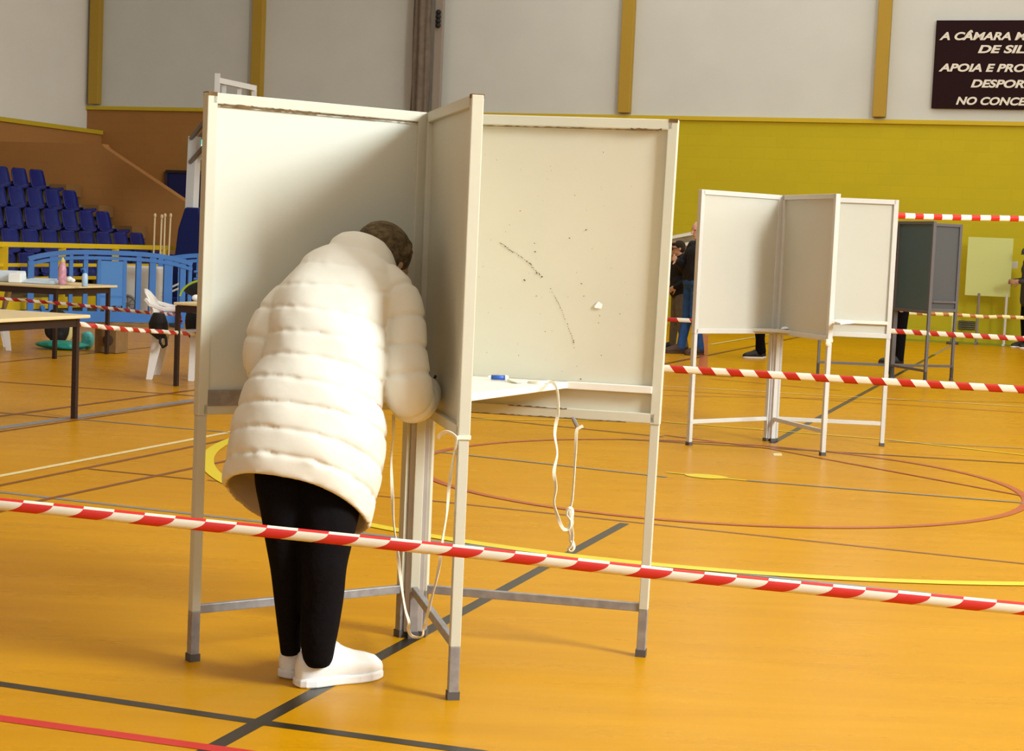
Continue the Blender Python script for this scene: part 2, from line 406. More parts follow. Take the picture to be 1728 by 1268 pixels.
# stand end wall (stair parapet)
pp = [C(21.5, -16.9, 0), C(21.5, -11.4, 0), C(21.5, -11.4, 1.06), C(21.5, -12.3, 1.62), C(21.5, -14.28, 2.70), C(21.5, -14.32, 2.76), C(21.5, -16.9, 2.76)]
wall_quad('wall_stand_end', pp, Mt['block_orange'], None, U*.2)
# navy door behind the parapet
r = MB(); r.box(C(SB-.03, -14.45, 1.22), (.06, 1.8, 2.44), U, V); struct(r.build('door_1', Mt['navy_door'], bevel=.01))
r = MB(); r.bar(C(SB-.07, -15.36, 0), C(SB-.07, -15.36, 2.46), .06, .05); r.bar(C(SB-.07, -15.36, 2.47), C(SB-.07, -13.5, 2.47), .06, .05); struct(r.build('trim_14', Mt['table_frame']))

# dark steel duct-like column with gathered divider net
dt = thing('divider_net', 'tall grey-brown gathered net hanging on the back wall', 'net', C(SB-.3, -9.85, 3.2))
r = MB(); rs = []
for k in range(60):
    z = 3.25+5.6*k/59
    rs.append([C(SB-.28+.10*math.sin(a)*(1+.25*math.sin(a*7)), -9.93+.17*math.cos(a)*(1+.08*math.sin(z*3+a*5)), z) for a in [2*PI*j/36 for j in range(36)]])
r.rings(rs); r.build('net_bundle', Mt['duct'], dt, smooth=True)
r = MB(); r.box(C(SB-.2, -9.62, 6.1), (.12, .14, 5.6), U, V); r.build('post', Mt['duct_pale'], dt)
r = MB()
for k in range(4): r.ellipsoid(C(SB-.33, -9.60, 5.28+k*.08), (.05, .06, .05))
r.build('rope_knot', Mt['black_bag'], dt, smooth=True)

# exit sign
es = thing('exit_sign', 'small lit green exit sign on the ochre wall beside the hoop post', 'sign', C(SB, -14.55, 2.9))
r = MB(); r.box(C(SB-.05, -14.55, 2.98), (.08, .56, .24), U, V); r.build('light_box', Mt['exit_green'], es)
r = MB(); r.prism([C(SB-.1, -14.66, 2.93), C(SB-.1, -14.5, 2.93), C(SB-.1, -14.5, 2.90), C(SB-.1, -14.4, 2.965), C(SB-.1, -14.5, 3.03), C(SB-.1, -14.5, 3.0), C(SB-.1, -14.66, 3.0)], -U*.008); r.build('arrow', Mt['exit_white'], es)

# ---------------------------------------------------------------- sign on the back wall
sg = thing('wall_sign', 'dark maroon sign with five lines of white capital lettering high on the back wall', 'sign', C(SB, .75, 3.93))
r = MB(); r.box(C(SB-.04, .82, 4.66), (.05, 3.0, 1.47), U, V); r.build('board', Mt['sign_maroon'], sg, bevel=.005)
def text_mesh(txt, size, loc, width=None, bold=.012, shear=.25):
    cu = bpy.data.curves.new('t', 'FONT'); cu.body = txt; cu.size = size; cu.offset = bold*size; cu.shear = shear; cu.extrude = .006
    cu.align_x = 'CENTER'; o = bpy.data.objects.new('t', cu); COL.objects.link(o)
    me = bpy.data.meshes.new_from_object(o.evaluated_get(bpy.context.evaluated_depsgraph_get()))
    bpy.data.objects.remove(o); bpy.data.curves.remove(cu)
    xs = [v.co.x for v in me.vertices]; k = width/(max(xs)-min(xs)) if width else 1; c0 = (max(xs)+min(xs))/2
    R = Matrix((( V.x, 0, -U.x, loc.x), (V.y, 0, -U.y, loc.y), (0, 1, 0, loc.z), (0, 0, 0, 1)))
    for v in me.vertices: v.co = R @ Vector(((v.co.x-c0)*k, v.co.y, v.co.z))
    return me
def onback(u, v, s=SB-.075):
    d = ray(u, v); o0 = Vector((0, 0, CAM_H)); k = (s-(o0-O).dot(U))/d.dot(U); return o0+d*k
for txt, u0, v0, chars in [('A CÂMARA MUNICIPAL', 1585, 67, 17.7), ('DE SILVES', 1650, 89, 8.9), ('APOIA E PROMOVE O', 1584, 120, 17.0), ('DESPORTO', 1638, 147, 8.9), ('NO CONCELHO', 1613, 176, 11.4)]:
    L_ = onback(u0, v0); t0 = (L_-O).dot(V); wd = chars*.135
    me = text_mesh(txt, .175, C(SB-.075, t0+wd/2, L_.z), wd, .035)
    from_mesh('lettering', me, Mt['sign_text'], sg)
    for p in me.polygons: p.use_smooth = False

# ---------------------------------------------------------------- stand, seats, rail
stand = thing('bleacher_stand', 'stepped concrete stand that carries the blue seats on the left', 'bleacher', C(14, -12, 0))
for i in range(6):
    z = .36+.333*i; t1 = -11.75-.66*i; r = MB()
    r.box(C(13.6, (t1-16.85)/2, z-.17), (15.7, t1+16.85, .333), U, V); r.build('tier', Mt['concrete'], stand)
r = MB(); r.box(C(13.6, -11.58, .26), (15.7, .38, .12), U, V); r.build('walkway', Mt['concrete'], stand)
r = MB(); r.box(C(13.6, -11.35, .265), (15.8, .06, .15), U, V); r.build('kerb', Mt['yellow_rail'], stand, label='yellow kerb along the foot of the stand')
r = MB(); r.box(C(13.6, -11.42, .10), (15.7, .1, .19), U, V); r.build('plinth', Mt['concrete'], stand)
for i in range(1, 6):                                                  # stair blocks in the end aisle
    z = .36+.333*i
    r = MB(); r.box(C(21.25, -11.75-.66*i+.17, z-.10), (.45, .34, .2), U, V); r.build('step', Mt['tier_side'], stand)
def seat_mesh():
    mb = MB(); W = .21; prof = [(.40, .21), (.38, .245), (.25, .235), (.10, .225), (.03, .25), (.0, .31), (-.03, .42), (-.055, .53), (-.06, .56)]
    rs = []
    for k, (y, z) in enumerate(prof):
        wk = W*(.93 if k < 2 else 1) if k < 7 else W*(.93 if k == 7 else .74)
        row = []
        for j in range(9):
            a = -1+2*j/8; e = abs(a)**3*.035
            row.append((a*wk, y+(e if k > 4 else 0), z+(e if k <= 4 else 0)))
        row2 = [(p[0], p[1]-.014, p[2]-.012) for p in reversed(row)]
        rs.append(row+row2)
    mb.rings(rs); return mb.mesh('stadium_seat', Mt['seat_blue'], True)
sm = seat_mesh()
bmb = MB(); bmb.box((0, .08, .11), (.05, .05, .22)); bmb.box((0, .12, .21), (.30, .22, .02)); brm = bmb.mesh('bracket', Mt['table_frame'])
rot = Matrix(((U.x, V.x, 0, 0), (U.y, V.y, 0, 0), (0, 0, 1, 0), (0, 0, 0, 1)))
ORD = ['first', 'second', 'third', 'fourth', 'fifth', 'sixth', 'seventh', 'eighth', 'ninth', 'tenth', 'eleventh', 'twelfth', 'thirteenth', 'fourteenth', 'fifteenth', 'sixteenth', 'seventeenth']
ROWN = ['lowest row', 'second lowest row', 'third row up', 'fourth row up', 'top row']
for i in range(5):
    n = [16, 12, 10, 8, 6][i]
    for j in range(n):
        s_ = 20.85-.25-.5*j
        o = bpy.data.objects.new('stadium_seat', sm); COL.objects.link(o)
        o.matrix_world = Matrix.Translation(C(s_, -12.36-.66*i, .36+.333*i+(.333 if False else 0))) @ rot
        tag(o, 'blue plastic stadium seat, %s from the end wall in the %s' % (ORD[j], ROWN[i]), 'seat', 'blue seats on the stand')
        b = bpy.data.objects.new('bracket', brm); COL.objects.link(b); b.parent = o
rl = thing('guard_rail', 'yellow tubular guard rail along the front of the seating stand', 'railing', C(14, -11.4, 0))
for z in (1.05, .78, .60):
    r = MB(); r.bar(C(6, -11.4, z), C(21.5, -11.4, z), .06, .065 if z > 1 else .045); r.build('rail', Mt['yellow_rail'], rl)
for k in range(-6, 5):
    s_ = 16.01+1.35*k
    r = MB(); r.bar(C(s_, -11.4, .32), C(s_, -11.4, 1.03), .13 if k == -1 else .09, .06); r.build('post', Mt['yellow_rail'], rl)

# ---------------------------------------------------------------- basketball backstop
hp = at(327, 300, 26); hs = (hp-O).dot(U); ht = (hp-O).dot(V)
bk = thing('basketball_backstop', 'portable basketball stand with white post and navy padding behind the blue barriers', 'basketball hoop', C(hs, ht, 0))
r = MB(); r.box(C(hs, ht-.3, .16), (1.0, 1.5, .30), U, V); r.build('base', Mt['navy'], bk, bevel=.02)
r = MB(); r.bar(C(hs, ht-.05, .28), C(hs, ht-.0, 2.76), .16, .15, U); r.build('post', Mt['hoop_white'], bk, bevel=.01)
r = MB(); rs = []
for z, hw in ((.30, .30), (.5, .32), (1.0, .27), (1.35, .23), (1.68, .12)):
    rs.append([C(hs+a*.22, ht+.10+b*hw, z) for a, b in ((-1, -1), (1, -1), (1, 1), (-1, 1))])
r.rings(rs); r.build('padding', Mt['navy'], bk, bevel=.03)
bt = ht+.68
for z0, z1 in ((2.72, 3.35), (2.36, 2.95)):
    for q in (-.28, .28):
        r = MB(); r.bar(C(hs+q*.3, ht-.02, z0), C(hs+q, bt-.04, z1), .05, .05); r.build('arm', Mt['hoop_steel'], bk)
r = MB(); r.bar(C(hs, ht, 2.30), C(hs, ht+.45, 3.0), .05, .05); r.build('strut', Mt['hoop_white'], bk)
r = MB(); r.box(C(hs, bt+.02, 2.92), (1.06, .03, .62), U, V); r.build('backboard', Mt['hoop_white'], bk, bevel=.004)
r = MB()
for z in (2.58, 3.56): r.bar(C(hs-.58, bt, z), C(hs+.58, bt, z), .06, .08)
for q in (-.58, .58): r.bar(C(hs+q, bt, 2.55), C(hs+q, bt, 3.66 if q < 0 else 3.60), .07, .07)
for q in (-.30, .18): r.bar(C(hs+q, bt-.04, 2.6), C(hs+q, bt-.04, 3.56), .06, .04)
r.build('backboard_frame', Mt['hoop_white'], bk)
r = MB(); r.tube([C(hs+.225*math.cos(a), bt+.38+.225*math.sin(a), 2.7) for a in [2*PI*k/24 for k in range(25)]], .01, 8); r.bar(C(hs, bt, 2.69), C(hs, bt+.17, 2.69), .1, .04); r.build('rim', Mt['court_red'], bk)

# ---------------------------------------------------------------- blue plastic crowd barriers
def barrier(p0, p1, label):
    p0 = Vector((p0.x, p0.y, 0)); p1 = Vector((p1.x, p1.y, 0)); L = (p1-p0).length; e = (p1-p0).normalized(); n = Vector((-e.y, e.x, 0))
    T = thing('crowd_barrier', label, 'barrier', (p0+p1)/2, 'blue plastic crowd barriers')
    def P(x, z, y=0): return p0+e*(x*L)+n*y+Vector((0, 0, z))
    def arch(x, base=.86, hgt=.13):
        return base+hgt*(1-abs(2*x-1)**3.2)
    for dz, th in ((0, .06), (-.075, .045)):
        r = MB(); N = 24
        for k in range(N):
            a = .015+.97*k/N; b = .015+.97*(k+1)/N
            r.bar(P(a, arch(a)+dz), P(b, arch(b)+dz), .07, th)
        r.build('top_rail', Mt['barrier_blue'], T)
    r = MB(); r.bar(P(0, .13), P(1, .13), .07, .14); r.build('bottom_rail', Mt['barrier_blue'], T)
    for x, ww in ((.03, .08), (.16, .11), (.26, .05), (.345, .06), (.66, .07), (.745, .09), (.84, .12), (.93, .08), (.975, .05)):
        r = MB(); r.bar(P(x, .1), P(x, arch(x)-.03), .05, ww, n); r.build('upright', Mt['barrier_blue'], T)
    r = MB(); r.box(P(.50, .58), (.175*L, .045, .6), e, n); r.build('panel', Mt['barrier_blue_panel'], T)
    r = MB()
    for x in (.425, .575): r.bar(P(x, .1), P(x, .9), .055, .045, n)
    for x in (.465, .50, .535): r.bar(P(x, .15), P(x, .42), .04, .03, n)
    r.bar(P(.42, .40), P(.58, .40), .05, .035)
    r.build('grille', Mt['barrier_blue'], T)
    for x in (.1, .9):
        r = MB(); r.box(P(x, .03), (.07, .46, .055), e, n); r.bar(P(x, .05, -.18), P(x, .25, 0), .05, .05); r.bar(P(x, .05, .18), P(x, .25, 0), .05, .05); r.build('foot', Mt['barrier_blue'], T)
    r = MB()
    for z in (.35, .72): r.tube([P(1.0, z-.05), P(1.02, z-.05), P(1.035, z), P(1.02, z+.05), P(1.0, z+.05)], .018, 8)
    r.build('coupling', Mt['barrier_blue'], T)
    return T
b0 = at(42, 500, 22.2); b1 = at(326, 500, 23.3)
barrier(b0, b1, 'blue plastic crowd barrier with arched top standing behind the tables')
barrier(at(262, 500, 24.3), at(530, 500, 24.9), 'second blue crowd barrier, mostly hidden behind the large booth')

# trolley with a wheel, seen through the barrier
tc = at(238, 500, 23.9); tc.z = 0
tr = thing('cable_trolley', 'white boxy trolley with a grey spoked wheel behind the blue barrier', 'trolley', tc)
r = MB(); r.box(tc+Vector((0, .22, .46)), (.5, .34, .68)); r.build('body', Mt['trolley_white'], tr, bevel=.03)
r = MB()
wc = at(215, 514, 23.85)
r.tube([wc+Vector((.12*math.cos(a), 0, .12*math.sin(a))) for a in [2*PI*k/24 for k in range(25)]], .022, 8)
for k in range(8): r.bar(wc, wc+Vector((.11*math.cos(k*PI/4), 0, .11*math.sin(k*PI/4))), .012, .012)
r.tube([wc-Vector((0, .02, 0)), wc+Vector((0, .2, 0))], .03, 10)
r.build('wheel', Mt['wheel_grey'], tr)
r = MB(); r.tube([at(256, 500, 24.1), at(302, 479, 24.1)], .014, 8); r.tube([at(256, 506, 24.1), at(302, 487, 24.1)], .014, 8); r.build('handle', Mt['trolley_white'], tr)
r = MB(); r.box(Vector((wc.x, wc.y+.1, .07)), (.5, .3, .13)); r.build('foot', Mt['trolley_white'], tr)
# wooden poles
for u0, u1, v1, Yp, lb in ((261.5, 259.5, 364, 24.9, 'leftmost'), (273, 270, 366, 24.9, 'second from the left'), (278.5, 277, 364, 25.0, 'third from the left'), (288, 284, 364, 25.1, 'rightmost')):
    a = at(u0, v1, Yp); b = at(u1-3, 500, Yp); d = (b-a).normalized(); b = a+d*(a.z/-d.z)
    r = MB(); r.tube([b, a-d*-.0, ], .013, 8); r.ellipsoid(a, (.022, .022, .035))
    tag(r.build('wooden_pole', Mt['pole_cream'], smooth=True), 'thin pale upright pole behind the blue barrier, %s of four' % lb, 'pole', 'upright poles beside the stand')

# ---------------------------------------------------------------- tables
def table(c, ls, lt, label, z=.73, sides=(1, 1), th=.024, leg=.035):
    """c = far right corner (largest s and t); extends ls along -U, lt along -V"""
    s1 = (c-O).dot(U); t1 = (c-O).dot(V)
    T = thing('folding_table', label, 'table', C(s1-ls/2, t1-lt/2, 0))
    r = MB(); r.box(C(s1-ls/2+.02, t1-lt/2+.02, z-th/2), (ls+.1, lt+.1, th), U, V); r.build('tabletop', Mt['table_top'], T, bevel=.006)
    r = MB()
    for q in (0, -lt): r.bar(C(s1, t1+q, z-.055), C(s1-ls, t1+q, z-.055), .03, .06)
    for q in (0, -ls): r.bar(C(s1+q, t1, z-.055), C(s1+q, t1-lt, z-.055), .03, .06)
    r.build('frame', Mt['table_frame'], T)
    for a in (0, -ls):
        for b in (0, -lt):
            r = MB(); r.box(C(s1+a, t1+b, (z-.03)/2), (leg, leg, z-.03), U, V); r.build('leg', Mt['table_frame'], T)
    return T
table(gp(125, 707), 1.4, .75, 'nearest table with pale top and dark legs, cut off at the left edge')
table(gp(180, 598), .95, 2.2, 'table with pale top carrying the papers and the pink bottle')
# the third one starts at its left leg
c3 = gp(297, 652); s3 = (c3-O).dot(U); t3 = (c3-O).dot(V)
table(C(s3+.75, t3+1.2, 0), .75, 1.2, 'half hidden table beside the white chair, with a black bag on it', z=.725)
# on the second table
TZ = .732
def onz(u, v, z=TZ): return gp(u, v, z)
p = at(14, 470, 17.6); r = MB(); r.box((p.x-.03, p.y, TZ+.055), (.34, .3, .11)); tag(r.build('paper_box', Mt['paper_blue'], bevel=.01), 'pale blue box on the table at the left edge', 'box')
p = at(31, 470, 17.5)
r = MB()
p = at(29, 470, 17.35); r.box((p.x, p.y, TZ+.05), (.13, .2, .10)); tag(r.build('paper_block', Mt['paper'], bevel=.01), 'white block of paper beside the pale blue box', 'paper')
p = at(72, 478, 17.4); p.z = TZ
r = MB()
for k in range(7): 
    a = random.uniform(-.12, .12); r.box((p.x+random.uniform(-.015, .015), p.y, TZ+.006+k*.007), (.33-.02*k, .24, .006), (math.cos(a), math.sin(a), 0), (-math.sin(a), math.cos(a), 0))
tag(r.build('paper_stack', Mt['paper_blue']), 'low stack of white papers left of the pink bottle', 'papers')
p = at(105, 478, 17.3); p.z = TZ
bt_ = thing('drinking_bottle', 'pink patterned bottle with a pale cap standing on the table', 'bottle', p)
r = MB(); r.tube([p+Vector((0, 0, z)) for z in (.0, .01, .15, .19, .215, .225)], [.036, .04, .04, .034, .026, .02], 20); r.build('bottle_body', Mt['pink'], bt_, smooth=True)
r = MB(); r.tube([p+Vector((0, 0, z)) for z in (.223, .228, .25, .265, .278)], [.02, .024, .022, .012, .01], 16); r.build('cap', Mt['cream_bag'], bt_, smooth=True)
p = at(127, 478, 17.4); p.z = TZ
ty = thing('small_tray', 'shallow wooden tray of small items between the two bottles', 'tray', p)
r = MB(); r.box(p+Vector((0, 0, .012)), (.2, .15, .024)); 
for q in (-.1, .1): r.box(p+Vector((q, 0, .02)), (.008, .15, .04))
r.build('tray_base', Mt['table_top'], ty)
r = MB(); r.ellipsoid(p+Vector((-.06, 0, .055)), (.035, .03, .03)); r.ellipsoid(p+Vector((-.03, 0, .045)), (.03, .03, .022)); tag(r.build('crumpled_tissue', Mt['paper'], smooth=True), 'white crumpled tissue in the shallow tray', 'tissue')
p = at(143, 480, 17.0); p.z = TZ
sb = thing('sanitiser_bottle', 'clear blue pump bottle of hand sanitiser near the table corner', 'bottle', p)
r = MB(); r.tube([p+Vector((0, 0, z)) for z in (0, .01, .11, .13, .14)], [.026, .03, .03, .022, .012], 18); r.build('bottle_body', Mt['sanitiser'], sb, smooth=True)
r = MB(); r.tube([p+Vector((0, 0, .14)), p+Vector((0, 0, .165)), p+Vector((-.02, 0, .178)), p+Vector((-.045, 0, .17))], .009, 10); r.tube([p+Vector((0, 0, .135)), p+Vector((0, 0, .152))], .016, 12); r.build('pump', Mt['sanitiser_blue'], sb, smooth=True)

def crumple(name, c, r_, m, seed, voxel=.012, k=9, parent=None):
    random.seed(seed); mb = MB(); mb.ellipsoid(c, r_, n=16, m=8)
    for _ in range(k):
        d = Vector((random.uniform(-1, 1), random.uniform(-1, 1), random.uniform(-.8, 1)))
        q = Vector((c[0]+d.x*r_[0]*.6, c[1]+d.y*r_[1]*.6, c[2]+d.z*r_[2]*.5)); f = random.uniform(.3, .55)
        mb.ellipsoid(q, (r_[0]*f, r_[1]*f, r_[2]*f), n=12, m=6)
    o = from_mesh(name, remesh(mb, voxel, 2), m, parent)
    zmin = min(v.co.z for v in o.data.vertices)
    if parent is None:
        for v in o.data.vertices: v.co.z = max(v.co.z, .003)
    return o
# floor items under the tables
p = gp(105, 590); tag(crumple('plastic_bag', (p.x, p.y, .05), (.30, .16, .05), Mt['teal_bag'], 3), 'flat green plastic bag lying on the floor under the tables', 'bag')
p = gp(148, 590); tag(crumple('plastic_bag', (p.x, p.y, .10), (.07, .10, .10), Mt['cyan_bag'], 4), 'pale turquoise crumpled bag beside the cardboard box', 'bag')
p = gp(87, 575); q = gp(87, 586); tag(crumple('black_bag', (q.x, q.y+.25, .21), (.13, .10, .20), Mt['black_bag'], 5), 'black bag on the floor behind the table legs', 'bag')
q = gp(107, 583); tag(crumple('tote_bag', (q.x, q.y+.1, .19), (.085, .07, .17), Mt['cream_bag'], 6), 'cream and yellow bag standing on the green bag', 'bag')
p = gp(181, 597); cb = thing('cardboard_box', 'brown cardboard box on the floor behind the table leg', 'box', (p.x, p.y+.15, 0))
r = MB(); r.box((p.x, p.y+.17, .135), (.24, .26, .26), U, V)
r.m = 0; r.build('carton', Mt['cardboard'], cb, bevel=.003)
r = MB(); r.ellipsoid(Vector((p.x, p.y+.02, .14)), (.055, .008, .06)); r.build('print', Mt['cardboard_dark'], cb)

# ---------------------------------------------------------------- white monobloc chairs
def plastic_chair(loc, head, label):
    """local x = forwards (the way the sitter looks)"""
    f = Vector((math.cos(head), math.sin(head), 0)); l = Vector((-f.y, f.x, 0)); loc = Vector(loc)
    def P(x, y, z): return loc+f*x+l*y+Vector((0, 0, z))
    T = thing('plastic_chair', label, 'chair', loc, 'white plastic garden chairs')
    W = Mt['white_plastic']
    r = MB(); rs = []
    for x, z, hw in ((-.22, .40, .19), (-.1, .405, .215), (.08, .42, .225), (.2, .425, .22), (.24, .40, .215)):
        rs.append([P(x, a*hw, z+.02*abs(a)**3) for a in (-1, -.6, -.2, .2, .6, 1)]+[P(x, a*hw, z-.015+.02*abs(a)**3) for a in (1, .6, .2, -.2, -.6, -1)])
    r.rings(rs); r.build('seat', W, T, smooth=True)
    r = MB(); rs = []
    for x, z, hw, cv in ((-.20, .41, .19, .02), (-.235, .52, .215, .04), (-.27, .64, .225, .05), (-.305, .74, .21, .05), (-.33, .80, .15, .03)):
        rs.append([P(x+cv*abs(a)**2, a*hw, z-.03*abs(a)**3) for a in (-1, -.6, -.2, .2, .6, 1)]+[P(x-.014+cv*abs(a)**2, a*hw, z-.03*abs(a)**3) for a in (1, .6, .2, -.2, -.6, -1)])
    r.rings(rs); r.build('backrest', W, T, smooth=True)
    for s_ in (-1, 1):
        r = MB(); pts = [(-.30, .21, .72), (-.25, .25, .67), (-.12, .27, .635), (.05, .275, .635), (.17, .27, .63), (.255, .26, .595), (.28, .25, .52), (.25, .235, .42)]
        wd = [.02, .028, .032, .032, .034, .034, .034, .03]; rs = []
        for k, (x, y, z) in enumerate(pts):
            tn = Vector(pts[min(k+1, 7)])-Vector(pts[max(k-1, 0)]); tn.normalize(); nn = Vector((-tn.z, 0, tn.x)).normalized()*(.014, .016, .018, .018, .02, .026, .034, .045)[k]
            rs.append([P(x+nn.x*i, s_*(y+j*wd[k]), z+nn.z*i) for i, j in ((-1, -1), (1, -1), (1, 1), (-1, 1))])
        r.rings(rs); r.build('armrest', W, T, bevel=.006)
    for xa, xb in ((.16, .13), (-.17, -.24)):
        for s_ in (-1, 1):
            r = MB(); rs = []
            for k in range(5):
                q = k/4; x = xa+(xb-xa)*q; y = .215+.03*q; z = .425*(1-q); a = .05-.022*q
                rs.append([P(x-a, s_*(y+.01), z), P(x-a, s_*(y-.045*(1-q*.3)), z), P(x-a+.012, s_*(y-.045*(1-q*.3)), z), P(x-a+.014, s_*(y-.008), z), P(x+a, s_*(y-.008), z), P(x+a, s_*(y+.01), z)])
            r.rings(rs); r.build('leg', W, T, bevel=.003)
    return T
ca = gp(254, 641); hd = math.radians(4)
plastic_chair(ca+Vector((.21, .26, 0)), hd, 'white plastic armchair facing right beside the half hidden table')
q = gp(13, 592); plastic_chair((q.x-.30, q.y+.15, 0), math.radians(200), 'white plastic armchair at the left edge behind the nearest table')
# dark coat hanging in the chair, black bag on and beside the third table
cc = at(268, 560, 15.0)
r = MB(); r.tube([at(268, 528, 14.95), at(267, 545, 14.95), at(268, 560, 14.95), at(271, 572, 14.95)], [.05, .085, .085, .03], 14); 
r.tube([at(271, 565, 14.95), at(270, 578, 14.9), at(275, 587, 14.9), at(281, 583, 14.9), at(280, 570, 14.95), at(274, 560, 14.95)], .014, 8)
tag(from_mesh('shoulder_bag', remesh(r, .008, 2), Mt['black_bag']), 'black bag with a looped strap hanging on the white armchair', 'bag')
p = at(330, 500, 15.4)
bg = tag(crumple('travel_bag', (p.x+.14, p.y, .725+.085), (.26, .14, .085), Mt['black_bag'], 11, parent=None), 'black bag with lime green piping on the half hidden table', 'bag')
r = MB(); r.tube([(p.x+.14-.26*math.cos(a), p.y-.12, .73+.175*math.sin(a)) for a in [.1+1.6*k/12 for k in range(13)]], .010, 8)
r.build('piping', Mt['lime_piping'], bg)
r = MB(); r.ellipsoid(at(331, 503, 15.2), (.04, .03, .03)); tag(r.build('tissue', Mt['paper'], smooth=True), 'small white tissue in front of the black bag with lime piping', 'tissue')
p = at(330, 545, 15.7)
r = MB(); r.ellipsoid((p.x+.03, p.y, .50), (.13, .08, .20)); r.ellipsoid((p.x+.08, p.y, .45), (.13, .09, .2)); r.ellipsoid((p.x+.05, p.y, .64), (.09, .05, .10))
tag(from_mesh('hanging_coat', remesh(r, .012, 2), Mt['black_bag']), 'black coat hanging below the half hidden table beside the white armchair', 'coat')

# ---------------------------------------------------------------- polling booths
def wing(T, c, e, topo, mats, shelf=True, h=1.78, wd=.807, lean=0.0, ztop=0, marks=None, zb=.80, dark=False):
    """one framed panel from the hinge c outwards along e"""
    fr, pn, lg, ft = mats
    e = Vector((math.cos(e), math.sin(e), 0)); n = Vector((-e.y, e.x, 0)); c = Vector((c[0], c[1], 0))
    LN = e*lean
    def P(x, z, y=0): return c+e*x+n*y+LN*((z-h/2)*(x/wd))+Vector((0, 0, z))
    fw, fd = .034, .036; x0 = .022
    for nm, x in (('inner_post', x0+.006), ('outer_post', wd)):
        r = MB(); r.bar(P(x, zb-.02), P(x, h), fw, fd, e); r.build(nm, fr, T, bevel=.003)
        r = MB(); r.bar(P(x, .16 if not dark else .03), P(x, zb-.02), fw*.86, fd*.86, e); r.build('leg', lg[0], T, bevel=.002)
        r = MB(); r.bar(P(x, .02), P(x, .16), fw*.86, fd*.86, e); r.build('leg_end', lg[1], T, bevel=.002)
        r = MB(); r.bar(P(x, 0), P(x, .024), fw*1.02, fd*1.02, e); r.build('foot_cap', ft, T)
    r = MB(); r.bar(P(x0, h-.017), P(wd, h-.017), fd, fw); tr_ = r.build('top_rail', [fr, Mt['chip']], T, bevel=.003)
    r = MB(); r.bar(P(x0, zb), P(wd, zb), fd, fw); br_ = r.build('bottom_rail', [fr, Mt['chip']], T, bevel=.003)
    r = MB(); r.bar(P(x0, .165), P(wd-.01, .165), .02, .028); r.build('brace', lg[1], T, bevel=.002)
    r = MB(); r.prism([P(x0+.02, zb), P(wd-.01, zb), P(wd-.01, h-.02), P(x0+.02, h-.02)], n*.008)
    pnl = r.build('panel', [pn, Mt['chip'], Mt['zinc'], Mt['paper']], T)
    P.panel = pnl; P.top = tr_; P.bottom = br_
    return P, e, n
def shelf(T, c, a0, a1, z, L0, L1, m, m2):
    c = Vector((c[0], c[1], z)); e0 = Vector((math.cos(a0), math.sin(a0), 0)); e1 = Vector((math.cos(a1), math.sin(a1), 0))
    mid = (e0+e1).normalized()
    a = c+e0*.05+mid*.03; b0 = c+e0*L0+mid*.02; b1 = c+e1*L1+mid*.02; a2 = c+e1*.05+mid*.03
    r = MB(); r.prism([a, b0, b1, a2], (0, 0, .022)); o = r.build('shelf', m, T, bevel=.002)
    return b0, b1
def chips(T, P, spots, m):
    r = MB(); random.seed(5)
    for x0, x1, z, y, th in spots:
        k = max(3, int((x1-x0)/.012)); up = []; dn = []
        for i in range(k+1):
            x = x0+(x1-x0)*i/k; up.append(P(x, z+th*random.uniform(.1, 1), y)); dn.append(P(x, z-.001, y))
        n0 = len(r.v); r.add(up+list(reversed(dn)), [(i, i+1, 2*k-i, 2*k+1-i) for i in range(k)])
    merge(r, P.top if spots[0][2] > 1.5 else P.bottom, 1)

def booth(label, c, angs, mats, h=1.78, wd=.807, leans=(0, 0, 0), shelves=True, pmats=None, dark=False):
    T = thing('voting_booth', label, 'voting booth', (c[0], c[1], 0), 'voting booths')
    out = []
    for i, a in enumerate(angs):
        fr, pn, lg, ft = mats
        out.append(wing(T, Vector((c[0], c[1], 0))+Vector((math.cos(a), math.sin(a), 0))*.012, a, None, (fr, (pmats or [pn]*3)[i], lg, ft), h=h, wd=wd-.012, lean=leans[i], dark=dark))
    r = MB(); r.box((c[0], c[1], .9), (.03, .03, 1.68)); r.build('hinge_post', mats[0], T)
    return T, out
A1 = (3.762, -1.353, -.201); B1c = (-.310, 5.723)
bA, W1 = booth('largest cream voting booth with three wings, standing nearest', B1c, A1,
               (Mt['cream_paint'], Mt['panel_cream'], (Mt['cream_paint'], Mt['zinc']), Mt['rubber']), leans=(-.004, 0, .012),
               pmats=[Mt['panel_pale'], Mt['panel_cream'], Mt['panel_cream']])
# the centre legs are bare profiles
for aa in (3.4, 4.4, 5.7):
    q = Vector((B1c[0], B1c[1], 0))+Vector((math.cos(aa), math.sin(aa), 0))*.034
    r = MB(); r.bar(q+Vector((0, 0, .02)), q+Vector((0, 0, .80)), .024, .022); r.build('centre_profile', Mt['alu'], bA, bevel=.002)
sz = .907
b0, b1 = shelf(bA, B1c, A1[1], A1[2], sz-.022, .76, .50, Mt['shelf_white'], None)
shelf(bA, B1c, A1[0], A1[1], sz-.022-.03, .42, .44, Mt['shelf_white'], None)
PR, eR, nR = W1[2]; PL, eL, nL = W1[0]; PF, eF, nF = W1[1]
r = MB(); r.bar(PR(.03, sz-.012, -.016), PR(.78, sz-.012, -.016), .024, .024); r.build('shelf_batten', Mt['shelf_white'], bA, bevel=.002)
r = MB(); r.bar(PL(.03, zb_ := .835, .016), PL(.78, .835, .016), .008, .05); r.build('kick_strip', Mt['zinc'], bA)
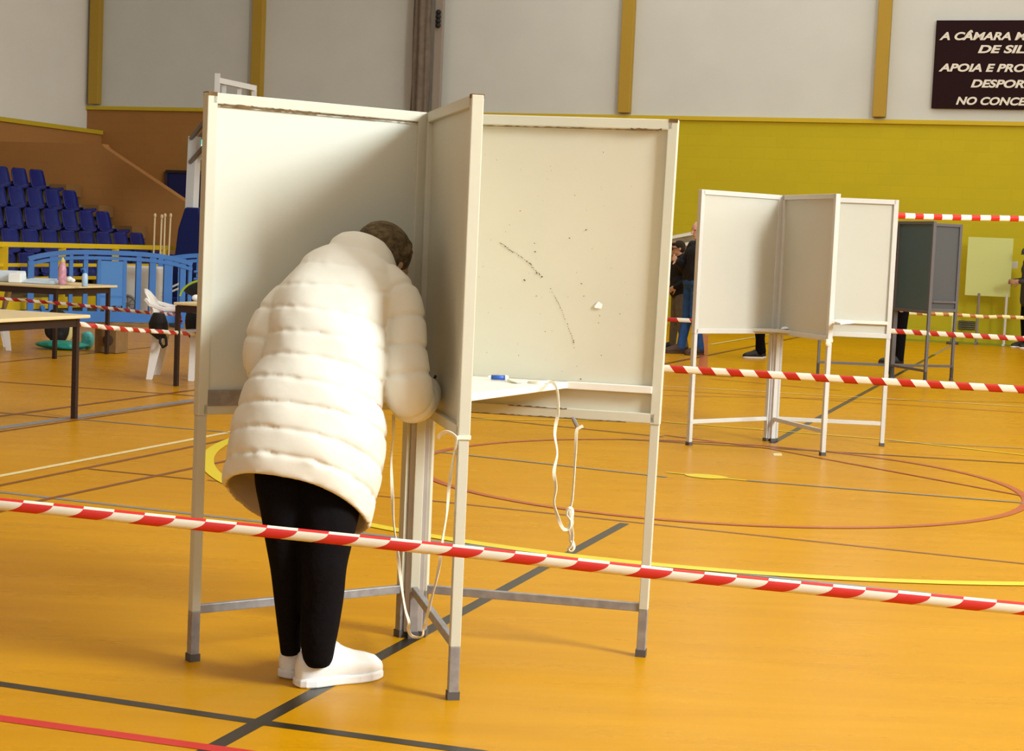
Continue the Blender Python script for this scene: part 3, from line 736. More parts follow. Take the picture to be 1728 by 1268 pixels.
# rust and chipped paint, scuffs
chips(bA, PR, [(.02, .75, 1.742, -.0195, .004), (.66, .76, 1.744, -.0196, .007)], Mt['chip'])
chips(bA, PR, [(.05, .70, .783, -.0195, .004), (.3, .5, .815, -.0195, .004)], Mt['chip'])
chips(bA, PL, [(.20, .78, 1.742, .0195, .006), (.42, .76, 1.744, .0196, .006), (.05, .5, 1.743, .0195, .004)], Mt['chip'])
for PP, y in ((PL, .019), (PR, -.019), (PF, .019)):
    r = MB(); r.box(PP(.796, 1.776, 0), (.03, .038, .012), eL if PP is PL else (eR if PP is PR else eF), nL if PP is PL else (nR if PP is PR else nF)); r.build('corner_rust', Mt['chip'], bA)
def onpanel(P, e, n, u, v, off):
    """where the line of sight (u, v) meets the wing panel"""
    d = ray(u, v); o0 = Vector((0, 0, CAM_H)); q = P(0, 0, off); k = (q-o0).dot(n)/d.dot(n); return o0+d*k
def scuffs():
    r = MB(); random.seed(21); off = -.002
    def blob(u, v, w_, h_, ang=0):
        p = onpanel(PR, eR, nR, u, v, off); ca, sa = math.cos(ang), math.sin(ang); n = 7; pts = []
        for k in range(n):
            a = 2*PI*k/n; rr = random.uniform(.6, 1.1); x = w_*rr*math.cos(a); z = h_*rr*math.sin(a)
            pts.append(p+eR*(x*ca-z*sa)+Vector((0, 0, x*sa+z*ca)))
        r.add(pts, [tuple(range(n))])
    path = [(845, 410), (857, 419), (868, 427), (893, 444), (905, 459), (916, 470)]
    for (a, b), (c_, d_) in zip(path, path[1:]):
        for k in range(7):
            t = k/7; blob(a+(c_-a)*t+random.uniform(-1, 1), b+(d_-b)*t+random.uniform(-1.5, 1.5), random.uniform(.002, .005), random.uniform(.0008, .0022), -.75)
    path = [(928, 487), (938, 503), (945, 516), (952, 535), (960, 555), (967, 575), (971, 605)]
    for (a, b), (c_, d_) in zip(path, path[1:]):
        for k in range(5):
            if random.random() < .8: t = k/5; blob(a+(c_-a)*t+random.uniform(-1, 1), b+(d_-b)*t, random.uniform(.0015, .004), random.uniform(.0007, .0018), -1.15)
    for u, v, q in ((885, 473, .005), (981, 479, .004), (961, 402, .004), (989, 388, .004), (902, 411, .003), (903, 425, .004), (878, 356, .003), (1018, 257, .003), (1012, 533, .003), (968, 578, .004), (1046, 530, .003), (875, 600, .003), (980, 640, .004), (860, 380, .002), (985, 500, .003), (1015, 600, .003), (838, 270, .002), (815, 450, .002), (845, 520, .002), (920, 560, .003), (970, 330, .003), (1010, 545, .003), (905, 500, .003), (990, 355, .002)):
        blob(u, v, q, q*.5, random.uniform(-1, 1))
    for _ in range(45):
        blob(random.uniform(800, 1080), random.uniform(250, 640), random.uniform(.0008, .0022), random.uniform(.0006, .0012), random.uniform(-2, 2))
    merge(r, PR.panel, 1)
    r = MB(); pts = [onpanel(PR, eR, nR, u, v, -.004) for u, v in ((1003, 517), (1010, 509), (1017, 514), (1015, 521), (1004, 520))]
    r.prism(pts, -nR*.001); merge(r, PR.panel, 3)
    r = MB(); random.seed(8)
    def on(u, v): return onpanel(PL, eL, nL, u, v, .011)
    top = [(348, 670), (356, 668), (368, 671), (380, 672), (392, 674), (402, 676), (402, 684), (384, 686), (366, 684), (348, 684)]
    r.prism([on(*q) for q in top], nL*.001); merge(r, PL.panel, 2)
scuffs()

bB, W2 = booth('white voting booth in the middle distance beyond the red circle', (1.895, 12.24), (3.799, -1.262, -.049),
               (Mt['booth_white'], Mt['panel_grey_white'], (Mt['booth_white'], Mt['booth_white']), Mt['rubber']))
for aa in (3.4, 4.4, 5.7):
    q = Vector((1.895, 12.24, 0))+Vector((math.cos(aa), math.sin(aa), 0))*.034
    r = MB(); r.bar(q+Vector((0, 0, .02)), q+Vector((0, 0, .80)), .024, .022); r.build('centre_profile', Mt['alu'], bB, bevel=.002)
shelf(bB, (1.895, 12.24), -1.262, -.049, sz-.022, .74, .42, Mt['shelf_white'], None)
shelf(bB, (1.895, 12.24), 3.799, -1.262, .800, .24, .24, Mt['booth_white'], None)
P2, e2, n2 = W2[2]
r = MB(); r.bar(P2(.03, sz-.012, -.016), P2(.78, sz-.012, -.016), .024, .024); r.build('shelf_batten', Mt['shelf_white'], bB)

c3b = (gp(1500, 641).x, gp(1500, 641).y)
def ang_to(p): return math.atan2(p.y-c3b[1], p.x-c3b[0])
bC, W3 = booth('dark grey voting booth farthest away, half hidden behind the white one', c3b, (ang_to(gp(1405, 637)), ang_to(gp(1548, 650)), ang_to(gp(1617, 643))),
               (Mt['dark_frame'], Mt['dark_panel'], (Mt['dark_frame'], Mt['dark_frame']), Mt['rubber']), pmats=[Mt['dark_panel'], Mt['dark_panel_teal'], Mt['dark_panel']], dark=True)
shelf(bC, c3b, ang_to(gp(1548, 650)), ang_to(gp(1617, 643)), sz-.022, .60, .50, Mt['dark_frame'], None)
P2, e2, n2 = W3[2]
r = MB(); r.bar(P2(.03, sz-.012, -.016), P2(.78, sz-.012, -.016), .024, .024); r.build('shelf_batten', Mt['dark_frame'], bC)


# papers and tags on the booth shelves, ribbons
def ribbon(name, pts, w_, m, parent=None, twist=2.0, th=.0012, seg=8):
    P = [Vector(p) for p in pts]; Q = []
    for i in range(len(P)-1):
        p0, p1, p2, p3 = P[max(i-1, 0)], P[i], P[i+1], P[min(i+2, len(P)-1)]
        for k in range(seg):
            t = k/seg; Q.append(.5*((2*p1)+(-p0+p2)*t+(2*p0-5*p1+4*p2-p3)*t*t+(-p0+3*p1-3*p2+p3)*t**3))
    Q.append(P[-1]); rs = []; L = 0
    for i, q in enumerate(Q):
        d = (Q[min(i+1, len(Q)-1)]-Q[max(i-1, 0)]).normalized(); L += (Q[i]-Q[max(i-1, 0)]).length
        a = d.cross(Vector((0, 1, 0)));  a = a.normalized() if a.length > .05 else Vector((1, 0, 0)); b = d.cross(a)
        t = math.sin(L*twist*2*PI)*1.1; x = a*math.cos(t)+b*math.sin(t); y = d.cross(x)
        rs.append([q+x*w_/2+y*th, q-x*w_/2+y*th, q-x*w_/2-y*th, q+x*w_/2-y*th])
    r = MB(); r.rings(rs); return r.build(name, m, parent)
SH = sz+.004
def on_shelf(u, v): return gp(u, v, SH)
pt = thing('pen_on_ribbon', 'blue and white pen on a long ribbon on the large booth\'s shelf', 'pen', on_shelf(840, 640))
a, b = on_shelf(829, 640), on_shelf(852, 641)
r = MB(); r.tube([a+Vector((0, 0, .006)), b+Vector((0, 0, .006))], .008, 12); r.build('barrel', Mt['blue_tag'], pt, smooth=True)
r = MB(); r.tube([b+Vector((0, 0, .006)), b+(b-a)*.25+Vector((0, 0, .006))], [.010, .007], 12); r.tube([a+(a-b)*.3+Vector((0, 0, .006)), a+Vector((0, 0, .006))], [.003, .007], 12); r.build('cap', Mt['paper'], pt, smooth=True)
yR = 5.42
edge = on_shelf(936, 651)
rib1 = [on_shelf(856, 642), on_shelf(872, 646), on_shelf(890, 645), on_shelf(910, 647), on_shelf(928, 646)+Vector((0, 0, .004)), at(938, 652, edge.y-.02), at(942, 672, edge.y-.03), at(941, 700, edge.y-.03), at(936, 732, edge.y-.03), at(940, 765, edge.y-.03), at(935, 795, edge.y-.03), at(938, 825, edge.y-.03), at(935, 848, edge.y-.03), at(941, 872, edge.y-.03), at(950, 892, edge.y-.03), at(959, 893, edge.y-.03), at(962, 880, edge.y-.03), at(956, 868, edge.y-.03), at(960, 858, edge.y-.03), at(966, 862, edge.y-.03), at(964, 885, edge.y-.03), at(966, 905, edge.y-.03), at(964, 920, edge.y-.03), at(959, 927, edge.y-.03), at(964, 931, edge.y-.03), at(969, 924, edge.y-.03), at(965, 912, edge.y-.03)]
ribbon('ribbon', rib1, .011, Mt['ribbon'], pt, 3)
kn = at(972, 712, 5.50)
rb2 = thing('ribbon_tie', 'white ribbon knotted under the large booth\'s right wing', 'ribbon', at(968, 930, 5.45))
ribbon('ribbon', [at(984, 719, 5.48), at(978, 722, 5.48), at(973, 728, 5.48), at(971, 760, 5.47), at(969, 800, 5.46), at(966, 840, 5.45), at(962, 862, 5.44), at(965, 880, 5.44), at(960, 900, 5.44)], .010, Mt['ribbon'], rb2, 1.2)
r = MB()
for k in range(4): r.ellipsoid(at(962+2*(k % 2), 868+14*k, 5.44), (.008, .008, .016))
r.build('knot', Mt['ribbon'], rb2, smooth=True)
r = MB(); r.tube([at(967, 706, 5.53), at(975, 722, 5.49)], .007, 8); r.build('screw_eye', Mt['zinc'], bA)
ry = 5.06
rb3 = thing('ribbon_loop', 'long white ribbon tied to the large booth\'s front post, looping down', 'ribbon', at(700, 1076, 5.3))
ribbon('ribbon', [at(740, 741, 4.93), at(743, 733, 4.92), at(755, 729, 4.91), at(768, 736, 4.91), at(770, 745, 4.91), at(765, 775, 4.95), at(758, 820, 4.98), at(754, 865, 5.0), at(747, 910, 5.03), at(742, 950, 5.07), at(735, 985, 5.1), at(727, 1015, 5.15), at(721, 1038, 5.2), at(715, 1060, 5.27), at(713, 1073, 5.33), at(704, 1076, 5.35), at(694, 1073, 5.35), at(689, 1062, 5.33), at(690, 1050, 5.3), at(684, 1030, 5.28), at(679, 1000, 5.25), at(674, 960, 5.23), at(670, 925, 5.22), at(664, 880, 5.22), at(662, 830, 5.22), at(660, 780, 5.22), at(664, 735, 5.22), at(664, 700, 5.25)], .010, Mt['ribbon'], rb3, 2)
fp = Vector((B1c[0], B1c[1], 0))+eF*.807
r = MB(); zz = at(770, 737, fp.y).z
r.box(Vector((fp.x, fp.y, zz)), (.040, .040, .012), eF, nF); r.build('knot', Mt['ribbon'], rb3)
# crumpled slip on booth two's shelves
r = MB(); p = Vector((1.90, 12.05, .824)); r.prism([p, p+Vector((.09, .0, .012)), p+Vector((.10, .05, .03)), p+Vector((.02, .06, .012))], (0, 0, .003)); tag(r.build('paper_slip', Mt['paper']), 'crumpled white slip at the inner corner of the middle booth', 'paper')
r = MB(); r.prism([gp(1408, 545, sz+.002), gp(1436, 543, sz+.002), gp(1441, 546, sz+.002), gp(1418, 548, sz+.002)], (0, 0, .01)); tag(r.build('paper_slip', Mt['paper']), 'white slip on the right shelf of the middle booth', 'paper')
r = MB(); r.prism([gp(1304, 766), gp(1318, 765), gp(1320, 769), gp(1306, 769)], (0, 0, .002)); tag(r.build('paper_scrap', Mt['court_white']), 'tiny pale scrap lying on the floor before the middle booth', 'paper')
ribbon_b2 = thing('ribbon_tie', 'short white ribbon tied to the front post of the middle booth', 'ribbon', at(1398, 600, 11.43))
r = MB(); f2 = Vector((1.895, 12.24, 0))+Vector((math.cos(-1.262), math.sin(-1.262), 0))*.807
r.box(Vector((f2.x, f2.y, at(1398, 575, f2.y).z)), (.045, .045, .02)); r.ellipsoid(Vector((f2.x-.01, f2.y-.03, at(1398, 580, f2.y).z)), (.02, .01, .02)); r.build('knot', Mt['ribbon'], ribbon_b2)

# ---------------------------------------------------------------- barrier tape
def tape(label, pts, w_, m, twist=0, lean=0, seg=12, th=.0008, amp=0, per=.17):
    P = [Vector(p) for p in pts]; Q = []
    for i in range(len(P)-1):
        p0, p1, p2, p3 = P[max(i-1, 0)], P[i], P[i+1], P[min(i+2, len(P)-1)]
        for k in range(seg):
            t = k/seg; Q.append(.5*((2*p1)+(-p0+p2)*t+(2*p0-5*p1+4*p2-p3)*t*t+(-p0+3*p1-3*p2+p3)*t**3))
    Q.append(P[-1]); vs = []; uvs = []; L = 0
    for i, q in enumerate(Q):
        d = (Q[min(i+1, len(Q)-1)]-Q[max(i-1, 0)]).normalized(); L += (Q[i]-Q[max(i-1, 0)]).length
        up = Vector((0, 0, 1)); up = (up-d*up.dot(d)).normalized(); nn = d.cross(up)
        a = lean+amp*math.sin(L*twist); x = up*math.cos(a)+nn*math.sin(a)
        for j in range(5):
            v = j/4; bulge = nn*(.006*math.sin(v*PI))
            vs.append(q+x*(w_*(v-.5))+bulge); uvs.append((L, v))
    n = len(Q); me = bpy.data.meshes.new('barrier_tape'); N = len(vs)
    fs = [(i*5+j, (i+1)*5+j, (i+1)*5+j+1, i*5+j+1) for i in range(n-1) for j in range(4)]
    me.from_pydata([tuple(v) for v in vs], [], fs); uv = me.uv_layers.new(name='UVMap')
    for lp in me.loops: uv.data[lp.index].uv = uvs[lp.vertex_index]
    me.materials.append(m); o = bpy.data.objects.new('barrier_tape', me); COL.objects.link(o)
    for p in me.polygons: p.use_smooth = True
    s = o.modifiers.new('solid', 'SOLIDIFY'); s.thickness = th
    return tag(o, label, 'barrier tape', 'red and white barrier tapes')
R1, Wt = (.58, .012, .012), (.84, .80, .70)
tA = tape_mat('tape_near', .163, 0, .28, (.66, .03, .03), Wt, True)
tB = tape_mat('tape_mid', .178, .22, 0, (.48, .018, .01), Wt, False, .48)
tD = tape_mat('tape_far', .18, 0, 0, (.60, .015, .01), Wt, False, .46)
tE = tape_mat('tape_faint', .19, .1, 0, (.42, .13, .02), (.80, .74, .36), False, .42)
tape('nearest red and white barrier tape, crossing before the large booth', [at(-330, 820, 4.55), at(0, 851, 4.42), at(340, 886, 4.38), at(780, 931, 4.33), at(1180, 975, 4.28), at(1728, 1028, 4.2), at(2050, 1058, 4.15)], .033, tA, seg=60)
tape('red and white barrier tape crossing the legs of the middle booth', [at(1050, 618, 10.9), at(1115, 622, 10.8), at(1300, 633, 10.7), at(1500, 645, 10.6), at(1728, 658, 10.5), at(2000, 672, 10.4)], .050, tB, seg=30, lean=.2)
tape('red and white barrier tape passing in front of the dark booth', [at(1460, 555, 18.4), at(1505, 559, 18.3), at(1728, 572, 18.0), at(1900, 583, 17.8)], .055, tB, seg=30)
tape('high red and white tape running right from the middle booth', [at(1513, 364, 12.25), at(1600, 367, 12.5), at(1728, 369.5, 12.8), at(1900, 376, 13.2)], .042, tape_mat('tape_high', .18, 0, 0, (.62, .015, .01), (.88, .85, .76), False, .46), seg=30)
tape('thin yellowish barrier tape farthest away before the back wall', [at(1480, 527, 24), at(1600, 531, 24), at(1665, 535, 24), at(1700, 535, 24), at(1800, 541, 24)], .05, tE, seg=20)
tape('short run of red and white tape in front of the two standing men', [at(1085, 537, 20.6), at(1122, 539, 20.5), at(1180, 542, 20.4)], .05, tape_mat('tape_people', .30, .1, 0, (.45, .02, .02), Wt, False, .5), seg=20)
tape('twisted red and white tape strung towards the right-facing white armchair', [at(-80, 496, 17.0), at(0, 504, 16.9), at(120, 514, 16.5), at(240, 527, 15.8), at(298, 532, 15.1), at(306, 545, 15.0)], .036, tape_mat('tape_left_far', .175, .3, 0, (.40, .01, .03), (.82, .74, .70), False, .52), seg=20, amp=.7, twist=18)
tape('red and white tape tied to the nearest table leg', [at(124, 546, 11.8), at(200, 555, 12.8), at(270, 560, 14.0), at(345, 565, 15.2), at(420, 570, 16.0)], .038, tape_mat('tape_left_near', .36, .25, 0, (.50, .01, .015), (.86, .80, .72), False, .5), seg=24, amp=.5, twist=14)

# ---------------------------------------------------------------- board, vent, wall furniture at the far right
bd = thing('display_board', 'pale yellow-green board on a thin metal stand beside the back wall', 'board', C(24.8, .4, 0))
q0 = onback(1634, 400, 24.9); q1 = onback(1704, 502, 24.9); tA0 = (q0-O).dot(V); tA1 = (q1-O).dot(V)
r = MB(); r.box(C(24.92, (tA0+tA1)/2, (q0.z+q1.z)/2), (.03, tA1-tA0, q0.z-q1.z), U, V); r.build('board_panel', Mt['board_green'], bd, bevel=.004)
for t_, u_ in ((.33, 0), (tA1-.05, 0)):
    r = MB(); r.bar(C(24.9, t_, 0), C(24.9, t_, .85), .035, .035); r.bar(C(24.7, t_, .02), C(25.1, t_, .02), .04, .03); r.build('leg', Mt['hoop_steel'] if t_ == .33 else Mt['board_frame'], bd)
wv = thing('wall_vent', 'small dark louvred vent low on the yellow back wall', 'vent', C(SB, .1, .22))
q0 = onback(1618, 541, SB-.03); q1 = onback(1645, 557, SB-.03); t0_, t1_ = (q0-O).dot(V), (q1-O).dot(V)
r = MB(); r.box(C(SB-.02, (t0_+t1_)/2, (q0.z+q1.z)/2), (.04, t1_-t0_, q0.z-q1.z), U, V); r.build('backing', Mt['vent'], wv)
for k in range(4):
    z = q1.z+(q0.z-q1.z)*(k+.5)/4; r = MB(); r.bar(C(SB-.05, t0_, z), C(SB-.05, t1_, z), .015, .02); r.build('slat', Mt['grey_trousers'], wv)
pz = thing('floor_post', 'short pale post with a dark foot near the back wall', 'post', gp(1607, 581))
b_ = gp(1607, 581); r = MB(); r.tube([b_, b_+Vector((0, 0, .5))], .035, 12); r.build('shaft', Mt['board_green'], pz, smooth=True)
r = MB(); r.tube([b_, b_+Vector((0, 0, .04))], .10, 16); r.build('foot', Mt['rubber'], pz, smooth=True)
# notice board behind the two men
nb = thing('notice_board', 'brown notice board with white edging leaning behind the boy in glasses', 'board', C(23.9, -5.3, 0))
a0 = at(1095, 408, 28.2); a1 = at(1200, 388, 28.6); bt0 = 1.02
r = MB(); r.prism([(a0.x, a0.y, bt0), (a1.x, a1.y, bt0), (a1.x, a1.y, a1.z), (a0.x, a0.y, a0.z)], (0, .04, 0)); r.build('board_panel', Mt['notice_brown'], nb)
r = MB(); r.bar(a0, a1, .05, .05); r.bar(a0-Vector((0, .03, .16)), a1-Vector((0, .03, .16)), .03, .05); r.build('edging', Mt['board_frame'], nb)
for q in (a0, a1): r = MB(); r.bar((q.x, q.y+.05, 0), (q.x, q.y+.05, bt0+.2), .05, .05); r.build('leg', Mt['board_frame'], nb)
q = at(1127, 460, 28.0); r = MB(); r.box((q.x, q.y, q.z), (.16, .01, .42)); r.build('notice', Mt['board_frame'], nb)

# ---------------------------------------------------------------- people
def head_geo(mb, c, R, fwd, up, face=True):
    """skull, jaw, nose, ears; c = middle of the head"""
    f = Vector(fwd).normalized(); up = Vector(up); up = (up-f*up.dot(f)).normalized(); l = up.cross(f)
    mb.ellipsoid(c+up*.02*R/.1, (R*.98, R*.76, R*.92), f, l, up)
    mb.ellipsoid(c+f*R*.30-up*R*.45, (R*.58, R*.56, R*.62), f, l, up)
    mb.ellipsoid(c+f*R*.62-up*R*.88, (R*.26, R*.28, R*.2), f, l, up)
    mb.capsule(c+f*R*.88+up*R*.12, c+f*R*1.08-up*R*.22, R*.09, R*.15, 8)
    mb.ellipsoid(c+f*R*.80-up*R*.55, (R*.16, R*.26, R*.10), f, l, up)
    for s_ in (-1, 1):
        mb.ellipsoid(c+l*s_*R*.76-up*R*.08-f*R*.05, (R*.18, R*.07, R*.28), f, l, up)
        mb.ellipsoid(c+f*R*.72+l*s_*R*.36+up*R*.20, (R*.14, R*.22, R*.07), f, l, up)
    return f, l, up
def hand_geo(mb, wrist, d, nrm, side, k=1, curl=.5):
    """palm with four unequal bent fingers and a thumb off its side"""
    d = Vector(d).normalized(); nrm = Vector(nrm); nrm = (nrm-d*nrm.dot(d)).normalized(); x = d.cross(nrm)*side; wrist = Vector(wrist)
    mb.ellipsoid(wrist+d*.045*k, (.052*k, .04*k, .016*k), d, x, nrm, 14, 8)
    for i, (off, ln) in enumerate(((-.030, .062), (-.010, .072), (.010, .068), (.029, .052))):
        p = wrist+d*.082*k+x*off*k; dd = d.copy()
        for j in range(3):
            q = p+dd*(ln*k*(.45, .32, .23)[j]); mb.capsule(p, q, (.0095-.0008*j)*k, (.009-.001*j)*k, 8)
            p = q; dd = (dd+nrm*-curl*(.7+.3*j)).normalized()
    p = wrist+d*.025*k-x*.034*k; dd = (d*.75-x*.65-nrm*.25).normalized(); q = p+dd*.045*k; mb.capsule(p, q, .013*k, .011*k, 8); mb.capsule(q, q+(dd+d*.5-nrm*.2).normalized()*.032*k, .0105*k, .009*k, 8)
def shoe(parent, heel, ang, L, mu, ms, k=1, name='shoe', label=None, high=.0):
    """heel = floor point under the heel, ang = heading"""
    f = Vector((math.cos(ang), math.sin(ang), 0)); l = Vector((-f.y, f.x, 0)); heel = Vector((heel[0], heel[1], 0))
    def ring(x, hw, z0, zt, sq=.6, n=20):
        out = []
        for j in range(n):
            a = 2*PI*j/n; ca, sa = math.cos(a), math.sin(a)
            yy = hw*math.copysign(abs(ca)**.7, ca); z = z0+(zt-z0)*(.5+.5*math.copysign(abs(sa)**(.55 if sa < 0 else .9), sa))
            if sa > 0: yy *= 1-.35*sa*(1 if zt > .06*k else .3)
            out.append(heel+f*x+l*yy+Vector((0, 0, z)))
        return out
    K = L/.27
    u = MB(); u.rings([ring(x*K, hw*K, .018*k, z*K) for x, hw, z in ((-.002, .012, .055), (.004, .028, .098), (.03, .036, .112+high), (.07, .038, .108+high), (.105, .038, .118+high*.6), (.125, .040, .116), (.15, .043, .102), (.185, .047, .088), (.22, .046, .079), (.25, .038, .068), (.268, .025, .052), (.276, .010, .036))])
    o = u.build(name, mu, parent, smooth=True, label=label)
    s = MB(); pts = []
    prof = [(-.008, .0), (-.004, .022), (.01, .034), (.04, .041), (.09, .040), (.13, .042), (.18, .051), (.22, .050), (.25, .041), (.27, .026), (.28, .0)]
    out = [(x, y) for x, y in prof]+[(x, -y) for x, y in reversed(prof[1:-1])]
    n = len(out); rs = []
    for z, g in ((0.001, .96), (.006, 1.0), (.022, 1.0), (.028, .97)):
        rs.append([heel+f*((.136+(x-.136)*g)*K)+l*(y*g*K)+Vector((0, 0, z*k)) for x, y in out])
    s.rings(rs); s.build('sole', ms, o, smooth=False, bevel=.002)
    return o, f, l

def figure(label, base, head, joints, top_m, leg_m, shoe_m, sole_m, hair='short', hair_m='hair_dark', skin='skin', scale=1, seated=False, cap=None, glasses=False, coat_len=0, voxel=.011, shoe_off=None, look=(1, 0, -.15)):
    """standing person; joints in a local frame x = forwards, y = left, z = up, for a 1.75 m body"""
    f = Vector((math.cos(head), math.sin(head), 0)); l = Vector((-f.y, f.x, 0)); base = Vector((base[0], base[1], 0))
    def P(p): return base+(f*p[0]+l*p[1])*scale+Vector((0, 0, p[2]*scale))
    J = dict(pelvis=(0, 0, .95), waist=(0, 0, 1.08), chest=(0, 0, 1.30), neck=(.0, 0, 1.46), head=(.035, 0, 1.62),
             shl=(0, .17, 1.42), shr=(0, -.17, 1.42), ell=(-.03, .23, 1.13), elr=(-.03, -.23, 1.13), wrl=(.05, .24, .90), wrr=(.05, -.24, .90),
             hpl=(0, .09, .92), hpr=(0, -.09, .92), knl=(.02, .10, .50), knr=(.02, -.10, .50), anl=(-.02, .11, .09), anr=(-.02, -.11, .09))
    J.update(joints); J = {k: P(v) for k, v in J.items()}; k = scale
    b = MB()
    lk = (f*look[0]+l*look[1]+Vector((0, 0, look[2]))).normalized()
    F_, L_, U_ = head_geo(b, J['head'], .105*k, lk, Vector((0, 0, 1)))
    b.capsule(J['neck']-Vector((0, 0, .03)), J['head']-U_*.05*k, .055*k, .052*k)
    b.capsule(J['pelvis']+l*.06*k, J['pelvis']-l*.06*k, .12*k, .12*k); b.capsule(J['pelvis'], J['chest'], .115*k, .13*k); b.capsule(J['chest']+l*.07*k, J['chest']-l*.07*k, .12*k, .12*k)
    b.capsule(J['neck']-Vector((0, 0, .04*k)), J['chest'], .06*k, .12*k)
    for s_, q in ((1, 'l'), (-1, 'r')):
        b.capsule(J['chest']+Vector((0, 0, .08*k)), J['sh'+q], .07*k, .055*k)
        b.capsule(J['sh'+q], J['el'+q], .050*k, .040*k); b.capsule(J['el'+q], J['wr'+q], .038*k, .026*k)
        d = (J['wr'+q]-J['el'+q]).normalized(); nr = l*s_ if abs(d.dot(l)) < .8 else Vector((0, 0, -1)); hand_geo(b, J['wr'+q], d, nr, s_, 1.08*k)
        b.capsule(J['hp'+q], J['kn'+q], .082*k, .055*k); b.capsule(J['kn'+q], J['an'+q], .052*k, .036*k); b.capsule(J['an'+q], J['an'+q]+f*.12*k-Vector((0, 0, .045*k)), .036*k, .028*k)
    o = from_mesh('person', remesh(b, voxel*.7, 2, .4), Mt[skin]); tag(o, label, 'person')
    # jacket
    j = MB(); j.capsule(J['waist']+l*.05*k, J['waist']-l*.05*k, .145*k, .145*k); j.capsule(J['waist'], J['chest'], .15*k, .155*k); j.capsule(J['chest']+l*.08*k, J['chest']-l*.08*k, .14*k, .14*k)
    lo = J['pelvis']-Vector((0, 0, coat_len*k)); j.capsule(lo+l*.055*k, J['waist']+l*.05*k, .14*k, .14*k); j.capsule(lo-l*.055*k, J['waist']-l*.05*k, .14*k, .14*k)
    j.capsule(J['neck'], J['chest'], .075*k, .14*k)
    for q in 'lr':
        j.capsule(J['chest']+Vector((0, 0, .07*k)), J['sh'+q], .09*k, .07*k); j.capsule(J['sh'+q], J['el'+q], .068*k, .058*k); j.capsule(J['el'+q], J['wr'+q], .056*k, .042*k)
    from_mesh('jacket', remesh(j, voxel, 3), Mt[top_m], o)
    t = MB(); t.capsule(J['pelvis']+l*.065*k, J['pelvis']-l*.065*k, .128*k, .128*k)
    for q in 'lr':
        t.capsule(J['hp'+q], J['kn'+q], .098*k, .072*k); e = J['an'+q]; t.capsule(J['kn'+q], e+Vector((0, 0, .0)), .072*k, .058*k)
    from_mesh('trousers', remesh(t, voxel, 3), Mt[leg_m], o)
    for q, sg_ in (('l', 1), ('r', -1)):
        a = J['an'+q]; ha = head+(shoe_off or {}).get(q, .12*sg_); ff = Vector((math.cos(ha), math.sin(ha), 0))
        shoe(o, a-ff*.055*k, ha, .29*k, Mt[shoe_m], Mt[sole_m], k)
    # hair, cap, glasses, eyes
    c = J['head']; R = .105*k
    if hair:
        h_ = MB(); h_.ellipsoid(c-F_*R*.16+U_*R*.36, (R*1.0, R*.86, R*.80), F_, L_, U_); h_.ellipsoid(c-F_*R*.42-U_*R*.05, (R*.66, R*.80, R*.75), F_, L_, U_)
        if hair == 'fringe': h_.ellipsoid(c+F_*R*.55+U_*R*.62, (R*.42, R*.6, R*.3), F_, L_, U_)
        from_mesh('hair', remesh(h_, voxel*.8, 2), Mt[hair_m], o)
    if cap:
        h_ = MB(); h_.ellipsoid(c-F_*R*.02+U_*R*.58, (R*1.18, R*.98, R*.58), F_, L_, U_); h_.ellipsoid(c+F_*R*.95+U_*R*.42, (R*.42, R*.66, R*.10), F_, L_, U_)
        from_mesh('cap', remesh(h_, voxel*.7, 2), Mt[cap], o)
    e_ = MB()
    for s_ in (-1, 1): e_.ellipsoid(c+F_*R*.80+L_*s_*R*.33+U_*R*.08, (R*.10, R*.13, R*.08), F_, L_, U_, 10, 6)
    e_.build('eyes', Mt['eye'], o, smooth=True)
    if glasses:
        g_ = MB()
        for s_ in (-1, 1):
            cc_ = c+F_*R*1.0+L_*s_*R*.36+U_*R*.08
            g_.tube([cc_+L_*(R*.28*math.cos(a))+U_*(R*.20*math.sin(a)) for a in [2*PI*i/12 for i in range(13)]], R*.05, 6)
            g_.tube([cc_+L_*s_*R*.3, c+L_*s_*R*.82+U_*R*.08], R*.05, 6)
        g_.tube([c+F_*R*1.02+L_*R*.1+U_*R*.1, c+F_*R*1.02-L_*R*.1+U_*R*.1], R*.05, 6)
        g_.build('glasses', Mt['black_shoe'], o)
    return o, J
g1 = gp(1141, 592)
figure('boy in glasses, black jacket and grey trousers, facing left', g1, math.radians(190),
       dict(elr=(.10, -.20, 1.14), wrr=(.13, -.10, 1.36), ell=(-.05, .26, 1.12), wrl=(.12, .2, 1.0), head=(.05, 0, 1.60), knl=(.0, .12, .50), anl=(-.10, .13, .09), anr=(.04, -.1, .09)), 'black_jacket', 'grey_trousers', 'black_shoe', 'black_shoe',
       'fringe', 'hair_dark', scale=.86, glasses=True, coat_len=.02)
g2 = gp(1166, 598)
figure('person in black jacket, blue jeans and brown shoes behind the boy', g2, math.radians(205),
       dict(chest=(0, .08, 1.30), neck=(0, .09, 1.46), head=(.03, .10, 1.62), shl=(0, .25, 1.42), shr=(0, -.09, 1.42), waist=(0, .04, 1.08), ell=(0, .3, 1.14), wrl=(.1, .3, .92), elr=(.10, -.16, 1.14), wrr=(.28, -.02, 1.22), knl=(.03, .10, .50), anl=(-.04, .15, .09), anr=(.10, -.10, .09)), 'black_jacket', 'jeans', 'brown_shoe', 'brown_shoe', None, skin='skin', scale=1.0, coat_len=-.06)
g3 = gp(1283, 606)
figure('person in black sneakers with white soles behind the middle booth', g3+Vector((-.0, .12, 0)), math.radians(184),
       dict(anl=(.02, .10, .09), anr=(-.05, -.06, .09)), 'grey_coat', 'black_cloth', 'black_shoe', 'sneaker_sole', 'short', 'hair_dark', scale=.93)
g4 = gp(1516, 617)
